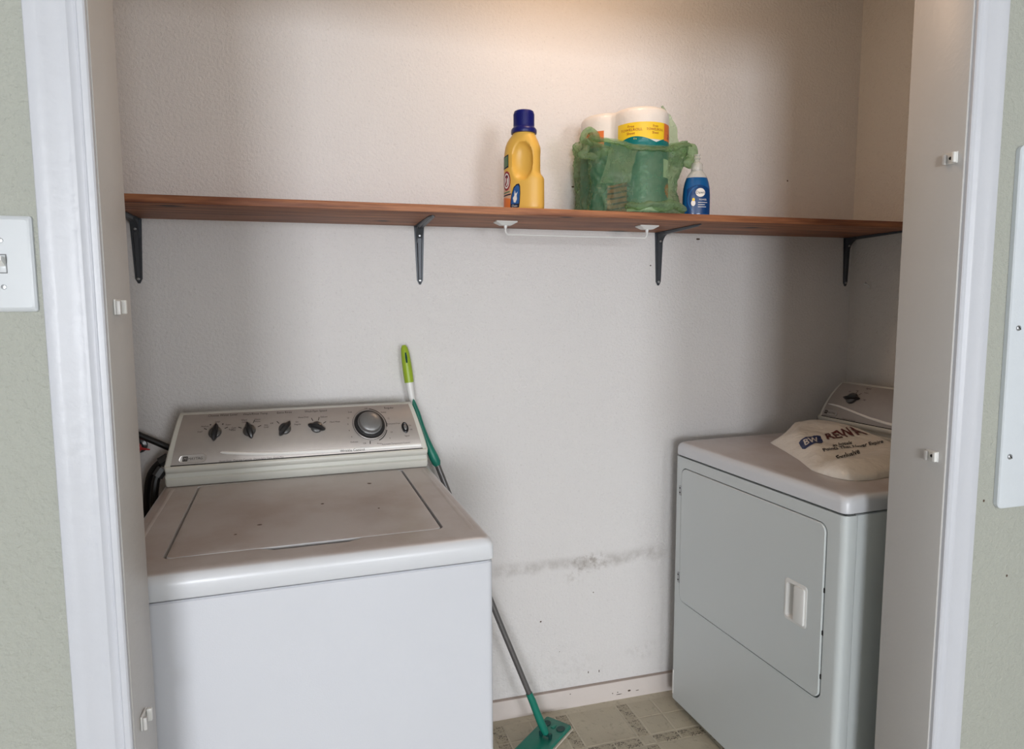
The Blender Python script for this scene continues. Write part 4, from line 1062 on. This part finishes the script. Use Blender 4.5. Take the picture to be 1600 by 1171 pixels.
for j in range(1, nr+1):
    q = (j/nr)**.8; rows.append([])
    for k in range(nth):
        th = 2*PI*k/nth; r = er(th)*q; x, y = BC[0]+r*math.cos(th), BC[1]+r*math.sin(th)
        rows[-1].append((x-BC[0], y-BC[1], bag_h(x, y)))
rows = rows[::-1]; rows = [[(x, y, 0) for x, y, z in rows[0]]]+rows
loft(bm, rows, True, True); obj('bag_sheet', bm, 'bag_white', sb, angle=70)
def onquad(bl, br, tr, tl, off=.0012):
    """unit square -> four ground points of the bag, lifted onto its surface"""
    def fn(a, b):
        x = (1-a)*(1-b)*bl[0]+a*(1-b)*br[0]+a*b*tr[0]+(1-a)*b*tl[0]; y = (1-a)*(1-b)*bl[1]+a*(1-b)*br[1]+a*b*tr[1]+(1-a)*b*tl[1]
        return Vector((x-BC[0], y-BC[1], bag_h(x, y)+off))
    return fn
def unit(VF, pad=0):
    V, F = VF; x0, x1 = min(v[0] for v in V), max(v[0] for v in V); y0, y1 = min(v[1] for v in V), max(v[1] for v in V)
    return [(pad+(1-2*pad)*(x-x0)/(x1-x0), pad+(1-2*pad)*(y-y0)/(y1-y0)) for x, y in V], F
LQ = ((1.3388, -.412), (1.4120, -.4180), (1.4775, -.3223), (1.3858, -.3378))
flag = [(0, .82), (.10, .94), (.35, 1), (.65, .94), (.88, 1), (1, .92), (1, .28), (.90, .08), (.65, .12), (.40, .02), (.14, 0), (.04, .14)]
bm = nb(); put2d(bm, poly2d(flag), onquad(*LQ), .08); lg = obj('logo_flag', bm, 'bag_navy', sb)
bm = nb(); put2d(bm, unit(text2d('BW', .62, 'CENTER', .014), .18), onquad(*LQ, .0022), .05); obj('logo_lettering', bm, 'lab_white', lg)
bm = nb(); put2d(bm, unit(text2d('REWA', .80, 'LEFT', .020)), onquad((1.4589, -.3759), (1.6148, -.3702), (1.640, -.283), (1.499, -.3167), .0020), .04); obj('red_lettering', bm, 'bag_maroon', sb)
bm = nb()
for s_, q_ in (('at hotels', ((1.4106, -0.4519), (1.4938, -0.4343), (1.5132, -0.4111), (1.435, -0.4221))),
               ('Points That Never Expire', ((1.35, -0.489), (1.5803, -0.4626), (1.6114, -0.427), (1.3656, -0.461))),
               ('Exclusive', ((1.3555, -.537), (1.4540, -.507), (1.4765, -.477), (1.3650, -.513)))):
    put2d(bm, unit(text2d(s_, 1, 'LEFT', .022)), onquad(*q_, .0016), .03)
obj('black_lettering', bm, 'bag_black', sb)['kind'] = 'stuff'
